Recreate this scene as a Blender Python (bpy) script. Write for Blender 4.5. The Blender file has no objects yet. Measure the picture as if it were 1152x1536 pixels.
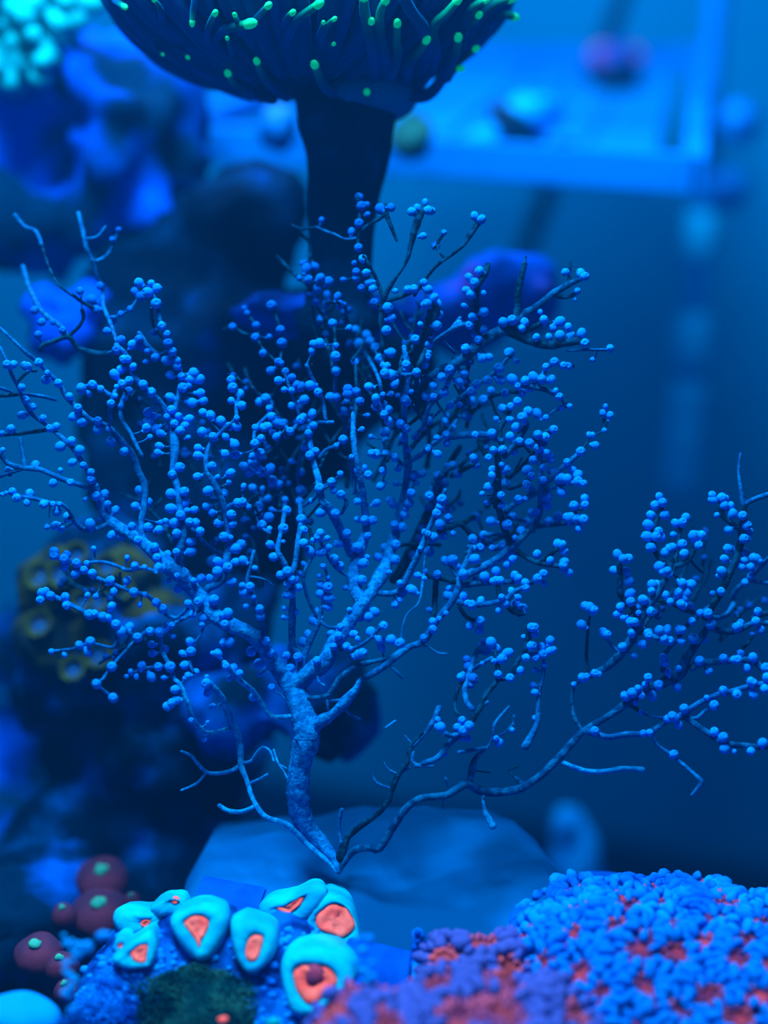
import bpy, bmesh, math, random
from mathutils import Vector, Matrix, noise, Quaternion
random.seed(7)
PI = math.pi
scn = bpy.context.scene
COL = scn.collection
# ------------------------------------------------------------------ camera
F = 2633.0                      # focal length in pixels of the 1152x1536 frame
PITCH = math.radians(20)
CZ = 1.08                       # camera height above the tank floor
FWD = Vector((0, math.cos(PITCH), -math.sin(PITCH)))
UP = Vector((0, math.sin(PITCH), math.cos(PITCH)))
CAM = Vector((0, 0, CZ))
cd = bpy.data.cameras.new('camera'); cam = bpy.data.objects.new('camera', cd); COL.objects.link(cam)
cam.location = CAM; cam.rotation_euler = (PI/2 - PITCH, 0, 0)
cd.sensor_fit = 'VERTICAL'; cd.sensor_height = 24.0; cd.lens = F/1536*24.0
cd.clip_start = 0.01; cd.clip_end = 50
cd.dof.use_dof = True; cd.dof.focus_distance = 0.60; cd.dof.aperture_fstop = cd.lens/1000/0.020
scn.camera = cam
# ------------------------------------------------------------------ light
w = bpy.data.worlds.new('world'); scn.world = w; w.use_nodes = True
w.node_tree.nodes['Background'].inputs[0].default_value = (0.03, 0.25, 0.62, 1)
w.node_tree.nodes['Background'].inputs[1].default_value = 0.15
def area(name, loc, target, sx, sy, power, col):
    l = bpy.data.lights.new(name, 'AREA'); l.shape = 'RECTANGLE'; l.size = sx; l.size_y = sy
    l.energy = power; l.color = col
    o = bpy.data.objects.new(name, l); COL.objects.link(o); o.location = loc
    o.rotation_euler = (Vector(target)-Vector(loc)).to_track_quat('-Z', 'Y').to_euler()
    return o
area('reef_lamp', (-0.14, 0.50, CZ+0.62), (0.0, 0.58, CZ-0.3), 0.38, 0.24, 22.0, (0.55, 0.72, 1.0))
area('rear_reef_lamp', (-0.25, 1.25, CZ+0.50), (-0.05, 1.35, CZ-0.4), 1.0, 0.25, 16.0, (0.40, 0.68, 1.0))
scn.view_settings.view_transform = 'Standard'; scn.view_settings.look = 'None'
scn.view_settings.exposure = 0.0; scn.view_settings.gamma = 1.0
scn.view_settings.use_curve_mapping = False
# ------------------------------------------------------------------ helpers
def P(px, py, d):               # frame pixel + distance along the view axis -> world point
    return CAM + d*(FWD + Vector((1, 0, 0))*((px-576)/F) - UP*((py-768)/F))
def PZ(px, py, z):              # frame pixel on the horizontal plane at height z
    r = FWD + Vector((1, 0, 0))*((px-576)/F) - UP*((py-768)/F)
    return CAM + r*((z-CZ)/r.z)
RIGHT = Vector((1, 0, 0))
def mat(name, c1, c2=None, scale=40, rough=0.6, bump=0.0, bscale=120, spec=0.3, c3=None, sheen=0, lo=.4, hi=.6, sss=0):
    m = bpy.data.materials.new(name); m.use_nodes = True
    nt = m.node_tree; b = nt.nodes['Principled BSDF']; N = nt.nodes.new; L = nt.links.new
    b.inputs['Roughness'].default_value = rough
    b.inputs['Specular IOR Level'].default_value = spec*.5; b.inputs['Specular Tint'].default_value = (.0, .35, 1, 1)
    if sheen:
        b.inputs['Sheen Weight'].default_value = sheen; b.inputs['Sheen Tint'].default_value = (.0, .3, 1, 1); b.inputs['Sheen Roughness'].default_value = .35
    tc = N('ShaderNodeTexCoord')
    if c2 is None: b.inputs['Base Color'].default_value = (*c1, 1)
    else:
        n = N('ShaderNodeTexNoise'); n.inputs['Scale'].default_value = scale; n.inputs['Detail'].default_value = 3
        L(tc.outputs['Object'], n.inputs['Vector'])
        r = N('ShaderNodeValToRGB'); r.color_ramp.elements[0].position = lo; r.color_ramp.elements[1].position = hi
        r.color_ramp.elements[0].color = (*c1, 1); r.color_ramp.elements[1].color = (*c2, 1)
        if c3:
            e = r.color_ramp.elements.new(min(.98, hi+.1)); e.color = (*c3, 1)
        L(n.outputs['Fac'], r.inputs[0]); L(r.outputs[0], b.inputs['Base Color'])
    if bump:
        n2 = N('ShaderNodeTexNoise'); n2.inputs['Scale'].default_value = bscale; n2.inputs['Detail'].default_value = 4
        L(tc.outputs['Object'], n2.inputs['Vector'])
        bp = N('ShaderNodeBump'); bp.inputs['Strength'].default_value = bump; bp.inputs['Distance'].default_value = 0.001
        L(n2.outputs['Fac'], bp.inputs['Height']); L(bp.outputs[0], b.inputs['Normal'])
    return m
M = dict(
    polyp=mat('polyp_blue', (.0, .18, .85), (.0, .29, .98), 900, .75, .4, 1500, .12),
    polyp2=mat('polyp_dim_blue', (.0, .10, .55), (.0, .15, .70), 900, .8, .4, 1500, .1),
    bark=mat('branch_skin', (.0, .06, .24), (.0, .14, .42), 350, .8, .6, 900, .1),
    barkpale=mat('trunk_skin', (.0, .09, .36), (.0, .21, .60), 500, .8, .7, 900, .1),
    barklight=mat('front_lit_twig_skin', (.0, .13, .42), (.0, .28, .68), 500, .8, .5, 900, .1),  # front light on the lower left twigs, painted in as a paler skin
    barkdark=mat('bare_and_shade_skin', (.0, .010, .03), (.0, .05, .13), 300, .8, .6, 900, .1),  # bare dark skin; also paints the shade on the back twigs
    rock=mat('live_rock', (.0, .006, .022), (.0, .02, .08), 32, .9, .8, 160, .05, c3=(.0, .05, .35), lo=.45, hi=.62),
    rockblue=mat('coralline_rock', (.0, .02, .07), (.0, .065, .60), 20, .9, .8, 160, .05, lo=.40, hi=.54, c3=(.0, .10, .90)),  # coralline patches, brightened to paint light on the upper rock's ridges
    boulder=mat('speckled_boulder', (.0, .008, .03), (.0, .035, .15), 45, .9, .9, 200, .05, c3=(.0, .09, .50), lo=.44, hi=.58),
    gapblue=mat('bright_blue_rock', (.0, .04, .45), (.0, .07, .75), 30, .9, .5, 160, .05),
    rockmix=mat('dull_blue_rock', (.0, .015, .05), (.0, .06, .38), 30, .9, .8, 160, .05, c3=(.0, .11, .70), lo=.42, hi=.56),
    rockpurple=mat('purple_coralline_rock', (.0, .03, .25), (.0, .08, .70), 35, .9, .7, 160, .05, c3=(.07, .04, .45), lo=.35, hi=.58),
    pale=mat('pale_substrate', (.0, .06, .21), (.0, .18, .62), 13, .9, .5, 90, .05),
    wall=mat('tank_back', (.0, .15, .42), (.0, .17, .46), 3, .8, 0, 50, .1),
    trim=mat('tank_trim', (.0, .01, .06)), floor=mat('tank_floor', (.0, .04, .15), (.0, .07, .22), 12),
    acry=mat('rack_acrylic', (.0, .14, .62), (.0, .19, .78), 12, .5, 0, 50, .2),
    acry2=mat('rack_plate_acrylic', (.0, .13, .52), (.0, .18, .66), 7, .5, 0, 50, .2),
    black=mat('dark_tube', (.0, .012, .035)),
    flesh=mat('torch_flesh', (.0, .016, .07), (.0, .03, .12), 60, .5, .3, 200, .2, sheen=.25),
    skirt=mat('torch_skirt', (.0, .20, .42), (.0, .24, .48), 60, .5, .1, 200, .2),
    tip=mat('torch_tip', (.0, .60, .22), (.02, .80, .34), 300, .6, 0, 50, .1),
    stalk=mat('torch_skeleton', (.0, .010, .04), (.0, .022, .08), 60, .8, .8, 400, .08, c3=(.0, .06, .2)),
    cyan=mat('cyan_coral', (.0, .32, .42), (.0, .52, .62), 60, .7, .4, 200, .1),
    acan=mat('acan_cyan', (.0, .33, .66), (.0, .52, .80), 80, .65, .35, 500, .15),
    acanbase=mat('acan_tissue', (.0, .02, .18), (.0, .12, .60), 110, .7, .6, 300, .1),
    red=mat('acan_red', (.95, .12, .09), (1.0, .20, .15), 160, .6, .3, 500, .15),
    darkred=mat('acan_mouth', (.16, .03, .09), (.3, .05, .1), 160),
    turf=mat('turf_algae', (.0, .05, .07), (.01, .13, .12), 120, .9),
    turfblue=mat('blue_turf', (.0, .10, .60), (.0, .25, .9), 120, .9),
    knob=mat('ridge_blue', (.0, .10, .62), (.0, .25, .92), 70, .6, .3, 500, .15),
    pit=mat('valley_red', (.08, .015, .06), (.42, .05, .07), 60, .8, .5, 300, .05),
    knob2=mat('ridge_violet', (.01, .07, .45), (.06, .12, .50), 45, .6, .3, 500, .15, c3=(.22, .07, .22)),
    pit2=mat('valley_rust', (.08, .015, .05), (.30, .05, .06), 45, .8, .5, 300, .05),
    brown=mat('brown_disc', (.04, .02, .06), (.09, .025, .06), 60, .7, .3, 200, .15),
    green=mat('green_centre', (.02, .35, .28), (.05, .5, .3), 200),
    zoadisc=mat('zoa_disc', (.005, .03, .12), (.01, .07, .22), 150), zoarim=mat('zoa_rim', (.02, .055, .01), (.05, .11, .015), 200, .8),
    tile=mat('ceramic_tile', (.0, .05, .38), (.0, .09, .60), 60, .7, .3, 300, .1),
    paleblue=mat('pale_blue_flesh', (.0, .25, .85), (.0, .33, .95), 30, .7, .1, 100, .1),
    tubeclip=mat('tube_clip', (.0, .45, 1.0)),
    septa=mat('rose_lobe', (.10, .03, .14), (.32, .06, .10), 90, .7, .3, 300, .1), septa2=mat('rust_lobe', (.20, .06, .22), (.50, .09, .10), 60, .7, .3, 300, .1),
    polyp3=mat('polyp_shaded', (.0, .04, .26), (.0, .07, .38), 900, .85, .4, 1500, .05), olive=mat('olive_mat', (.004, .02, .03), (.03, .06, .015), 90, .9, .8, 200, .05),  # polyp3 is the dark copy for the back layer, shade put in its colour
    bump=mat('tissue_bump', (.0, .14, .70), (.0, .32, .9), 60),
    tube=mat('clear_tube', (.0, .15, .62), (.0, .26, .95), 9, .5), pinkfrag=mat('pink_frag', (.0, .05, .35), (.18, .05, .25), 40, .8, .4, 200),
)
# tentacle material: colour from the stored distance to the tip
m = mat('tentacle', (0, 0, 0), rough=.5, spec=.25, sheen=.9); M['tent'] = m
nt = m.node_tree; a = nt.nodes.new('ShaderNodeAttribute'); a.attribute_name = 'along'
r = nt.nodes.new('ShaderNodeValToRGB'); e = r.color_ramp.elements
e[0].position = 0; e[0].color = (.0, .045, .19, 1); e[1].position = 1; e[1].color = (.0, .65, .26, 1)
q = e.new(.42); q.color = (.0, .10, .40, 1); q = e.new(.70); q.color = (.0, .13, .18, 1)
q = e.new(.86); q.color = (.0, .36, .22, 1)
nt.links.new(a.outputs['Fac'], r.inputs[0]); nt.links.new(r.outputs[0], nt.nodes['Principled BSDF'].inputs['Base Color'])

def link(name, me, material=None, parent=None, origin=None):
    o = bpy.data.objects.new(name, me); COL.objects.link(o)
    if material is not None and not me.materials: me.materials.append(material)
    if parent is not None: o.parent = parent
    return o
def root(name, loc, label, cat, group=None):
    o = bpy.data.objects.new(name, None); COL.objects.link(o); o.location = loc; o.empty_display_size = .01
    o['label'] = label; o['category'] = cat
    if group: o['group'] = group
    return o
def tag(o, label, cat, group=None, kind=None):
    o['label'] = label; o['category'] = cat
    if group: o['group'] = group
    if kind: o['kind'] = kind
    return o
def mesh(vs, fs, smooth=True):
    me = bpy.data.meshes.new('m'); me.from_pydata([tuple(v) for v in vs], [], fs)
    if smooth: me.polygons.foreach_set('use_smooth', [True]*len(me.polygons))
    me.update(); return me
class Geo:
    def __init__(s): s.v = []; s.f = []; s.a = []
    def add(s, vs, fs, al=None):
        k = len(s.v); s.v += [Vector(v) for v in vs]; s.f += [[i+k for i in f] for f in fs]; s.a += (al or [0]*len(vs))
    def build(s, name, material, parent=None, smooth=True, attr=False):
        off = parent_world(parent)
        me = mesh([v-off for v in s.v], s.f, smooth)
        if attr:
            at = me.attributes.new('along', 'FLOAT', 'POINT'); at.data.foreach_set('value', s.a)
        return link(name, me, material, parent)
def parent_world(p):
    o = Vector((0, 0, 0))
    while p is not None: o += Vector(p.location); p = p.parent
    return o
def resample(pts, rad, step):
    out, ro, al = [], [], []
    n = len(pts)
    L = [0]
    for i in range(1, n): L.append(L[-1]+(pts[i]-pts[i-1]).length)
    T = max(L[-1], 1e-9)
    for i in range(n-1):
        p0 = pts[max(i-1, 0)]; p1 = pts[i]; p2 = pts[i+1]; p3 = pts[min(i+2, n-1)]
        k = max(1, int((p2-p1).length/step+.5))
        for j in range(k):
            t = j/k
            q = .5*((2*p1)+(p2-p0)*t+(2*p0-5*p1+4*p2-p3)*t*t+(3*p1-p0-3*p2+p3)*t**3)
            out.append(q); ro.append(rad[i]*(1-t)+rad[i+1]*t); al.append((L[i]+(L[i+1]-L[i])*t)/T)
    out.append(pts[-1]); ro.append(rad[-1]); al.append(1)
    return out, ro, al
def tube(geo, pts, rad, sides=8, step=.002, rough=0, cap=True):
    if len(pts) < 2: return
    ps, rs, al = resample([Vector(p) for p in pts], rad, step)
    # rounded ends
    d0 = (ps[0]-ps[1]).normalized(); d1 = (ps[-1]-ps[-2]).normalized()
    if cap:
        ps = [ps[0]+d0*rs[0]*.8, ps[0]+d0*rs[0]*.5]+ps+[ps[-1]+d1*rs[-1]*.5, ps[-1]+d1*rs[-1]*.8]
        rs = [rs[0]*.35, rs[0]*.8]+rs+[rs[-1]*.8, rs[-1]*.35]; al = [0, 0]+al+[1, 1]
    n = len(ps); vs = []; ds = []; aa = []
    t = (ps[1]-ps[0]).normalized(); u = t.orthogonal().normalized()
    for i in range(n):
        t2 = (ps[min(i+1, n-1)]-ps[max(i-1, 0)])
        if t2.length > 1e-9:
            t2.normalize(); u = (u-t2*u.dot(t2))
            u = u.normalized() if u.length > 1e-6 else t2.orthogonal().normalized(); t = t2
        v = t.cross(u)
        for k in range(sides):
            ang = 2*PI*k/sides; dr = u*math.cos(ang)+v*math.sin(ang)
            rr = rs[i]
            if rough: rr *= 1+rough*noise.noise((ps[i]+dr*rs[i])*420)
            vs.append(ps[i]+dr*rr); aa.append(al[i])
    fs = []
    for i in range(n-1):
        for k in range(sides):
            k2 = (k+1) % sides
            fs.append([i*sides+k, i*sides+k2, (i+1)*sides+k2, (i+1)*sides+k])
    fs.append(list(range(sides))[::-1]); fs.append([(n-1)*sides+k for k in range(sides)])
    geo.add(vs, fs, aa)
def ico(sub):
    bm = bmesh.new(); bmesh.ops.create_icosphere(bm, subdivisions=sub, radius=1)
    v = [x.co.copy() for x in bm.verts]; f = [[q.index for q in x.verts] for x in bm.faces]; bm.free(); return v, f
ICO = {k: ico(k) for k in (1, 2, 3, 4, 5)}
def blob(geo, c, ax, sub=3, amp=.15, freq=1.5, seed=0, basis=None, oct2=0):
    """irregular lump; ax = half sizes along basis (default view-right, view-up, view-depth)"""
    B = basis or (RIGHT, UP, FWD)
    vs, fs = ICO[sub]; out = []
    s = Vector((seed*3.1, seed*1.7, seed*.9))
    for v in vs:
        k = 1+amp*noise.noise(v*freq+s)*2
        if oct2: k += oct2*noise.noise(v*freq*4+s)+oct2*.5*noise.noise(v*freq*9+s)
        out.append(c+(B[0]*v.x*ax[0]+B[1]*v.y*ax[1]+B[2]*v.z*ax[2])*k)
    # keep face winding outward
    if (B[0].cross(B[1])).dot(B[2]) < 0: fs = [f[::-1] for f in fs]
    geo.add(out, fs)
def box(geo, corners):          # 8 corners: bottom 4 (ccw), top 4
    geo.add(corners, [[3, 2, 1, 0], [4, 5, 6, 7], [0, 1, 5, 4], [1, 2, 6, 5], [2, 3, 7, 6], [3, 0, 4, 7]])
def bar(geo, a, b, wv, hv):
    a = Vector(a); b = Vector(b); wv = Vector(wv); hv = Vector(hv)
    box(geo, [a-wv, b-wv, b+wv, a+wv, a-wv+hv, b-wv+hv, b+wv+hv, a+wv+hv])
def lathe(geo, c, basis, prof, n=20, wob=0, seed=0):
    """prof: (radius, height) pairs from centre outwards"""
    X, Y, Z = basis; vs = [c+Z*prof[0][1]]; fs = []
    for i, (r_, h) in enumerate(prof[1:]):
        for k in range(n):
            a_ = 2*PI*k/n; kk = 1+wob*noise.noise(Vector((math.cos(a_)*1.3+seed*2.3, math.sin(a_)*1.3, seed)))*2
            vs.append(c+(X*math.cos(a_)+Y*math.sin(a_))*r_*kk+Z*h)
    for k in range(n): fs.append([0, 1+k, 1+(k+1) % n])
    for i in range(len(prof)-2):
        for k in range(n):
            k2 = (k+1) % n; fs.append([1+i*n+k, 1+(i+1)*n+k, 1+(i+1)*n+k2, 1+i*n+k2])
    geo.add(vs, fs)
def frame(nrm, twist=0):
    Z = nrm.normalized(); X = Z.cross(Vector((.13, .2, 1))).normalized() if abs(Z.z) < .95 else Z.orthogonal().normalized()
    X = Quaternion(Z, twist) @ X
    return X, Z.cross(X), Z

def two_tone(m, blue):          # blue walls, the material's own red only down in the valleys
    nt = m.node_tree; b = nt.nodes['Principled BSDF']; src = b.inputs['Base Color'].links[0].from_socket
    at = nt.nodes.new('ShaderNodeAttribute'); at.attribute_name = 'along'; mx = nt.nodes.new('ShaderNodeMix'); mx.data_type = 'RGBA'
    nt.links.new(at.outputs['Fac'], mx.inputs[0]); mx.inputs[6].default_value = (*blue, 1); nt.links.new(src, mx.inputs[7]); nt.links.new(mx.outputs[2], b.inputs['Base Color'])
two_tone(M['pit'], (.0, .06, .40)); two_tone(M['pit2'], (.10, .06, .25))

# the torch tips fluoresce under the actinic lamp: they give off a little green light of their own
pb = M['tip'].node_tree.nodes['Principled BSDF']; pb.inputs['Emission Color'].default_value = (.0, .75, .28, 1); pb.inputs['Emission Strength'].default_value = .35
# ------------------------------------------------------------------ setting
def plane(name, pts, material, thick, nrm):
    g = Geo(); n = Vector(nrm)*thick
    box(g, [Vector(p)-n for p in pts]+[Vector(p) for p in pts])
    o = g.build(name, material, smooth=False); o['kind'] = 'structure'; return o
plane('floor', [(-3, .0, 0), (3, .0, 0), (3, 3.2, 0), (-3, 3.2, 0)], M['floor'], .03, (0, 0, 1))
YAW = math.radians(-21); WX = Vector((math.cos(YAW), math.sin(YAW), 0)); WN = Vector((math.sin(YAW), -math.cos(YAW), 0))
WO = Vector((0, 1.8, 0))
a0 = WO-WX*2.4; a1 = WO+WX*1.6
plane('wall_back', [a0, a1, a1+Vector((0, 0, 1.85)), a0+Vector((0, 0, 1.85))], M['wall'], .02, WN)
g = Geo(); bar(g, a0+WN*.012, a1+WN*.012, WN*.012, Vector((0, 0, .075)))
o = g.build('baseboard_back', M['trim'], smooth=False); o['kind'] = 'structure'

WATER = bpy.data.materials.new('sea_water'); WATER.use_nodes = True
nt = WATER.node_tree; nt.nodes.clear(); ou = nt.nodes.new('ShaderNodeOutputMaterial'); vs_ = nt.nodes.new('ShaderNodeVolumeScatter')
vs_.inputs['Color'].default_value = (.0, .30, .95, 1); vs_.inputs['Density'].default_value = .105; vs_.inputs['Anisotropy'].default_value = .2
nt.links.new(vs_.outputs[0], ou.inputs['Volume'])
g = Geo(); box(g, [Vector(p) for p in ((-1.6, -.4, .001), (1.6, -.4, .001), (1.6, 3, .001), (-1.6, 3, .001), (-1.6, -.4, CZ+.42), (1.6, -.4, CZ+.42), (1.6, 3, CZ+.42), (-1.6, 3, CZ+.42))])
o = g.build('sea_water', WATER, smooth=False); o['kind'] = 'structure'
# ------------------------------------------------------------------ pale shelf the corals stand on
def sm(t): t = max(0, min(1, t)); return t*t*(3-2*t)
SZ = CZ-.329
def shelf_h(x, y):
    z = SZ-.125*sm((y-.545)/.22)-.5*sm((y-.66-.05*noise.noise(Vector((x*9, 1, 0))))/.16)
    back = sm((y-.40)/.12)                     # the shelf narrows behind the front corals
    z -= .042*sm((.52-y)/.12)
    lx = -.20+.135*back; rx = .16-.107*back-.04*sm((y-.5)/.2)
    e = max(0, lx-x, x-rx)
    z -= .55*sm(e/(.07 if x < 0 else .16))
    z += .016*noise.noise(Vector((x*8+5, y*6, 1)))
    z += .010*noise.noise(Vector((x*16, y*16, 0)))+.004*noise.noise(Vector((x*60, y*60, 3)))
    return z
vs = []; fs = []; nx, ny = 90, 90
for j in range(ny+1):
    for i in range(nx+1):
        x = -.36+.72*i/nx; y = .30+.66*j/ny
        zz = shelf_h(x, y)
        vs.append(Vector((x, y, zz)))
for j in range(ny):
    for i in range(nx):
        q = j*(nx+1)+i; fs.append([q, q+1, q+nx+2, q+nx+1])
g = Geo(); g.add(vs, fs)
rim = [i for i in range(nx+1)]+[j*(nx+1)+nx for j in range(1, ny+1)]+[ny*(nx+1)+i for i in range(nx-1, -1, -1)]+[j*(nx+1) for j in range(ny-1, 0, -1)]
k = len(g.v)
for i in rim: g.v.append(Vector((g.v[i].x, g.v[i].y, .0)))
g.a += [0]*len(rim)
for i in range(len(rim)):
    j = (i+1) % len(rim); g.f.append([rim[j], rim[i], k+i, k+j])
o = g.build('pale_rock_shelf', M['pale']); tag(o, 'smooth pale blue rock shelf behind the red-centred coral at bottom', 'rock')

# ------------------------------------------------------------------ live rock
def rockthing(name, blobs, material, label, cat='rock', voxel=.007, amp=.010, fr=22, seed=0, amp2=.004):
    """blobs: (px, py, rx_px, ry_px, d, rz_m) fused into one rough lump of rock"""
    g = Geo()
    for i, (px, py, rx, ry, d, rz) in enumerate(blobs):
        blob(g, P(px, py, d), (rx*d/F, ry*d/F, rz), 3, .08, 1.2, seed+i)
    me = mesh(g.v, g.f); o = link('tmp', me)
    md = o.modifiers.new('r', 'REMESH'); md.mode = 'VOXEL'; md.voxel_size = voxel
    dg = bpy.context.evaluated_depsgraph_get(); me2 = bpy.data.meshes.new_from_object(o.evaluated_get(dg))
    bpy.data.objects.remove(o)
    s = Vector((seed, seed*.7, 2))
    ns = [v.normal.copy() for v in me2.vertices]
    for v, n in zip(me2.vertices, ns):
        c = v.co
        k = amp*noise.noise(c*fr+s)*2+amp2*noise.noise(c*fr*3.3+s)*2
        pit = noise.noise(c*fr*1.8-s)
        if pit > .25: k -= amp*1.6*(pit-.25)
        v.co = c+n*k
    me2.polygons.foreach_set('use_smooth', [True]*len(me2.polygons)); me2.update()
    o = link(name, me2, material); tag(o, label, cat); return o
rockthing('live_rock', [(40, 190, 230, 125, .86, .05), (180, 215, 125, 105, .83, .05), (140, 110, 110, 90, .88, .04), (60, 305, 180, 58, .84, .04), (190, 300, 110, 60, .83, .04)], M['rockblue'],
    'large dark blue overhanging rock at upper left under the cyan coral', seed=3, amp=.016, fr=20, amp2=.007, voxel=.006)
rockthing('live_rock', [(350, 345, 112, 78, .80, .04), (250, 390, 100, 60, .81, .04), (280, 470, 150, 130, .80, .04), (430, 560, 150, 130, .78, .04), (260, 640, 140, 150, .78, .04), (480, 620, 110, 130, .76, .03), (340, 790, 115, 150, .77, .04), (560, 560, 80, 80, .76, .03)],
    M['rock'], 'dark rock pillar behind the sea fan, below the torch coral', seed=11)
rockthing('live_rock', [(240, 960, 175, 150, .76, .05), (120, 990, 95, 120, .76, .04), (240, 1130, 165, 130, .77, .05), (205, 1260, 160, 120, .77, .05), (110, 1360, 200, 120, .76, .05), (60, 1500, 200, 130, .74, .05), (170, 870, 110, 50, .75, .03)],
    M['boulder'], 'dark lower left boulder carrying the green-fringed button polyps', seed=21)
rockthing('coralline_rock', [(735, 440, 78, 52, .80, .03), (790, 440, 52, 48, .80, .025), (690, 470, 80, 50, .79, .03)], M['rockpurple'],
    'rounded blue and purple coralline rock behind the upper right sea fan branches', voxel=.004, amp=.004, fr=40, amp2=.002, seed=31)
rockthing('coralline_ledge', [(520, 475, 140, 26, .69, .035), (420, 470, 70, 22, .70, .03), (600, 482, 60, 22, .69, .025)], M['rockpurple'],
    'flat purple-blue rock ledge under the torch coral stalk', voxel=.004, amp=.003, fr=40, amp2=.0015, seed=35)
rockthing('blue_rubble', [(365, 1060, 80, 62, .71, .02), (470, 1080, 62, 60, .70, .02), (440, 1020, 60, 45, .72, .02), (520, 1050, 40, 80, .71, .015), (500, 1010, 50, 40, .72, .02)], M['rockmix'],
    'bright blue rubble rock directly behind the base of the sea fan trunk', voxel=.004, amp=.005, fr=40, amp2=.002, seed=41)
rockthing('blue_rubble', [(105, 500, 50, 50, .765, .015), (75, 470, 30, 38, .765, .015), (135, 465, 36, 48, .77, .015)], M['gapblue'],
    'small bright blue rock in the gap at left, below the overhang', voxel=.004, amp=.003, fr=40, seed=45)
rockthing('blue_rubble', [(20, 1400, 85, 85, .70, .03), (90, 1330, 60, 60, .715, .02)], M['rockmix'],
    'dim blue rock at the lower left, behind the brown disc corals', voxel=.005, amp=.005, fr=34, seed=47)
rockthing('background_rock', [(-10, 1150, 55, 90, 1.05, .04), (20, 970, 40, 60, 1.05, .04), (10, 1250, 90, 70, 1.0, .04)], M['rockblue'],
    'blurred blue rock at the left edge, behind the lower left boulder', seed=51)
rockthing('background_rock', [(858, 1278, 34, 62, 1.0, .02), (845, 1235, 22, 26, 1.0, .02), (872, 1330, 30, 70, 1.0, .02)], M['paleblue'],
    'blurred upright oval blue rock right of the pale shelf', voxel=.005, amp=.002, seed=55)

# ------------------------------------------------------------------ frag rack and its frags
RZ = CZ-.155
FR, RR, RL, FL = PZ(1040, 288, RZ), PZ(1052, 98, RZ), PZ(560, 100, RZ), PZ(235, 232, RZ)
t = root('frag_rack', (FR+FL)/2, 'pale blue acrylic shelf for coral cuttings high on the back wall', 'rack')
H = Vector((0, 0, .012))
def barp(name, a, b, wd, hh, mt):
    g = Geo(); dr = (b-a).normalized(); s = Vector((-dr.y, dr.x, 0))*wd; bar(g, a, b, s, Vector((0, 0, hh))); return g.build(name, mt, t, smooth=False)
barp('front_bar', FL, FR, .005, .019, M['acry']); barp('rear_bar', RL, RR, .007, .014, M['acry'])
barp('side_bar', FR, RR, .006, .017, M['acry']); barp('side_bar', FL, RL, .006, .017, M['acry'])
NS = 7
for i in range(1, NS):
    f = i/NS; a = FL+(FR-FL)*f; b = RL+(RR-RL)*f; a2 = FL+(FR-FL)*(f+.5/NS); b2 = RL+(RR-RL)*(f+.5/NS)
    dn = Vector((0, 0, -.002)); g = Geo(); q = .46/NS
    A, B_, C_, D_ = [x_+dn for x_ in (FL+(FR-FL)*(f-q), FL+(FR-FL)*(f+q), RL+(RR-RL)*(f+q), RL+(RR-RL)*(f-q))]
    box(g, [A, B_, C_, D_]+[x_+Vector((0, 0, .003)) for x_ in (A, B_, C_, D_)]); g.build('slat', M['acry2'], t, smooth=False)
def onrack(px, py, h=0): return PZ(px, py, RZ+h)
c = onrack(928, 138, .0); dd = (c-CAM).dot(FWD)
t2 = root('coral_frag', c, 'dark lump of coral with a pinkish top on the back of the rack', 'coral')
g = Geo(); blob(g, P(926, 118, dd), (38*dd/F, 26*dd/F, .02), 3, .12, 1.5, 4); g.build('plug', M['black'], t2)
g = Geo(); blob(g, P(924, 90, dd), (40*dd/F, 26*dd/F, .02), 3, .15, 1.8, 6); g.build('crust', M['pinkfrag'], t2)
c = onrack(790, 232); dd = (c-CAM).dot(FWD)
for nm, (px, py, rx, ry), sd, lb in (('coral_frag', (798, 172, 42, 30), 8, 'pale blue rounded coral cutting, upper of the two on the rack front'),
                                     ('coral_frag', (738, 212, 34, 22), 9, 'smaller pale blue coral cutting left of the dark slanting stick')):
    g = Geo(); blob(g, P(px, py, dd), (rx*dd/F, ry*dd/F, .015), 3, .2, 1.8, sd); o = g.build(nm, M['paleblue']); tag(o, lb, 'coral')
g = Geo(); tube(g, [P(748, 168, dd-.03), P(775, 195, dd-.035), P(806, 224, dd-.03)], [.006, .009, .007], 8, .005); o = g.build('stick', M['black']); tag(o, 'dark slanting stick between the two pale cuttings on the rack', 'stick')
g = Geo(); blob(g, P(843, 220, dd), (22*dd/F, 11*dd/F, .01), 2, .15, 1.5, 3); o = g.build('pebble', M['black']); tag(o, 'small dark pebble on the rack front, right of the pale cuttings', 'stone')
c = onrack(245, 170); dd = (c-CAM).dot(FWD)
g = Geo(); blob(g, P(262, 122, .96), (50*.96/F, 20*.96/F, .02), 3, .2, 1.6, 13); o = g.build('coral_frag', M['paleblue']); tag(o, 'pale blue blurred coral lump under the left edge of the torch coral', 'coral')
g = Geo(); blob(g, P(418, 192, .88), (30*.88/F, 36*.88/F, .012), 3, .15, 1.4, 15); o = g.build('coral_frag', M['acry2']); tag(o, 'pale blurred coral lump touching the left side of the torch coral stalk', 'coral')
g = Geo(); blob(g, P(618, 205, .92), (32*.92/F, 36*.92/F, .015), 3, .15, 1.4, 16); o = g.build('coral_frag', M['turf']); tag(o, 'dark green blurred coral lump just right of the torch coral stalk', 'coral')
# brackets
for (px, py), lb in (((1110, 182), 'upper round suction cup between rack and wall at right'), ((1092, 282), 'lower round suction cup between rack and wall at right')):
    c = P(px, py, 1.18); t2 = root('suction_cup', c, lb, 'suction cup')
    g = Geo(); lathe(g, c, frame(-FWD), [(0, .012), (.004, .012), (.006, .006), (.012, .002), (.015, -.003), (.013, -.005)], 18); g.build('cup', M['acry'], t2)
    g = Geo(); tube(g, [c, c+FWD*.03], [.005, .004], 8); g.build('peg', M['acry2'], t2)
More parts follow.
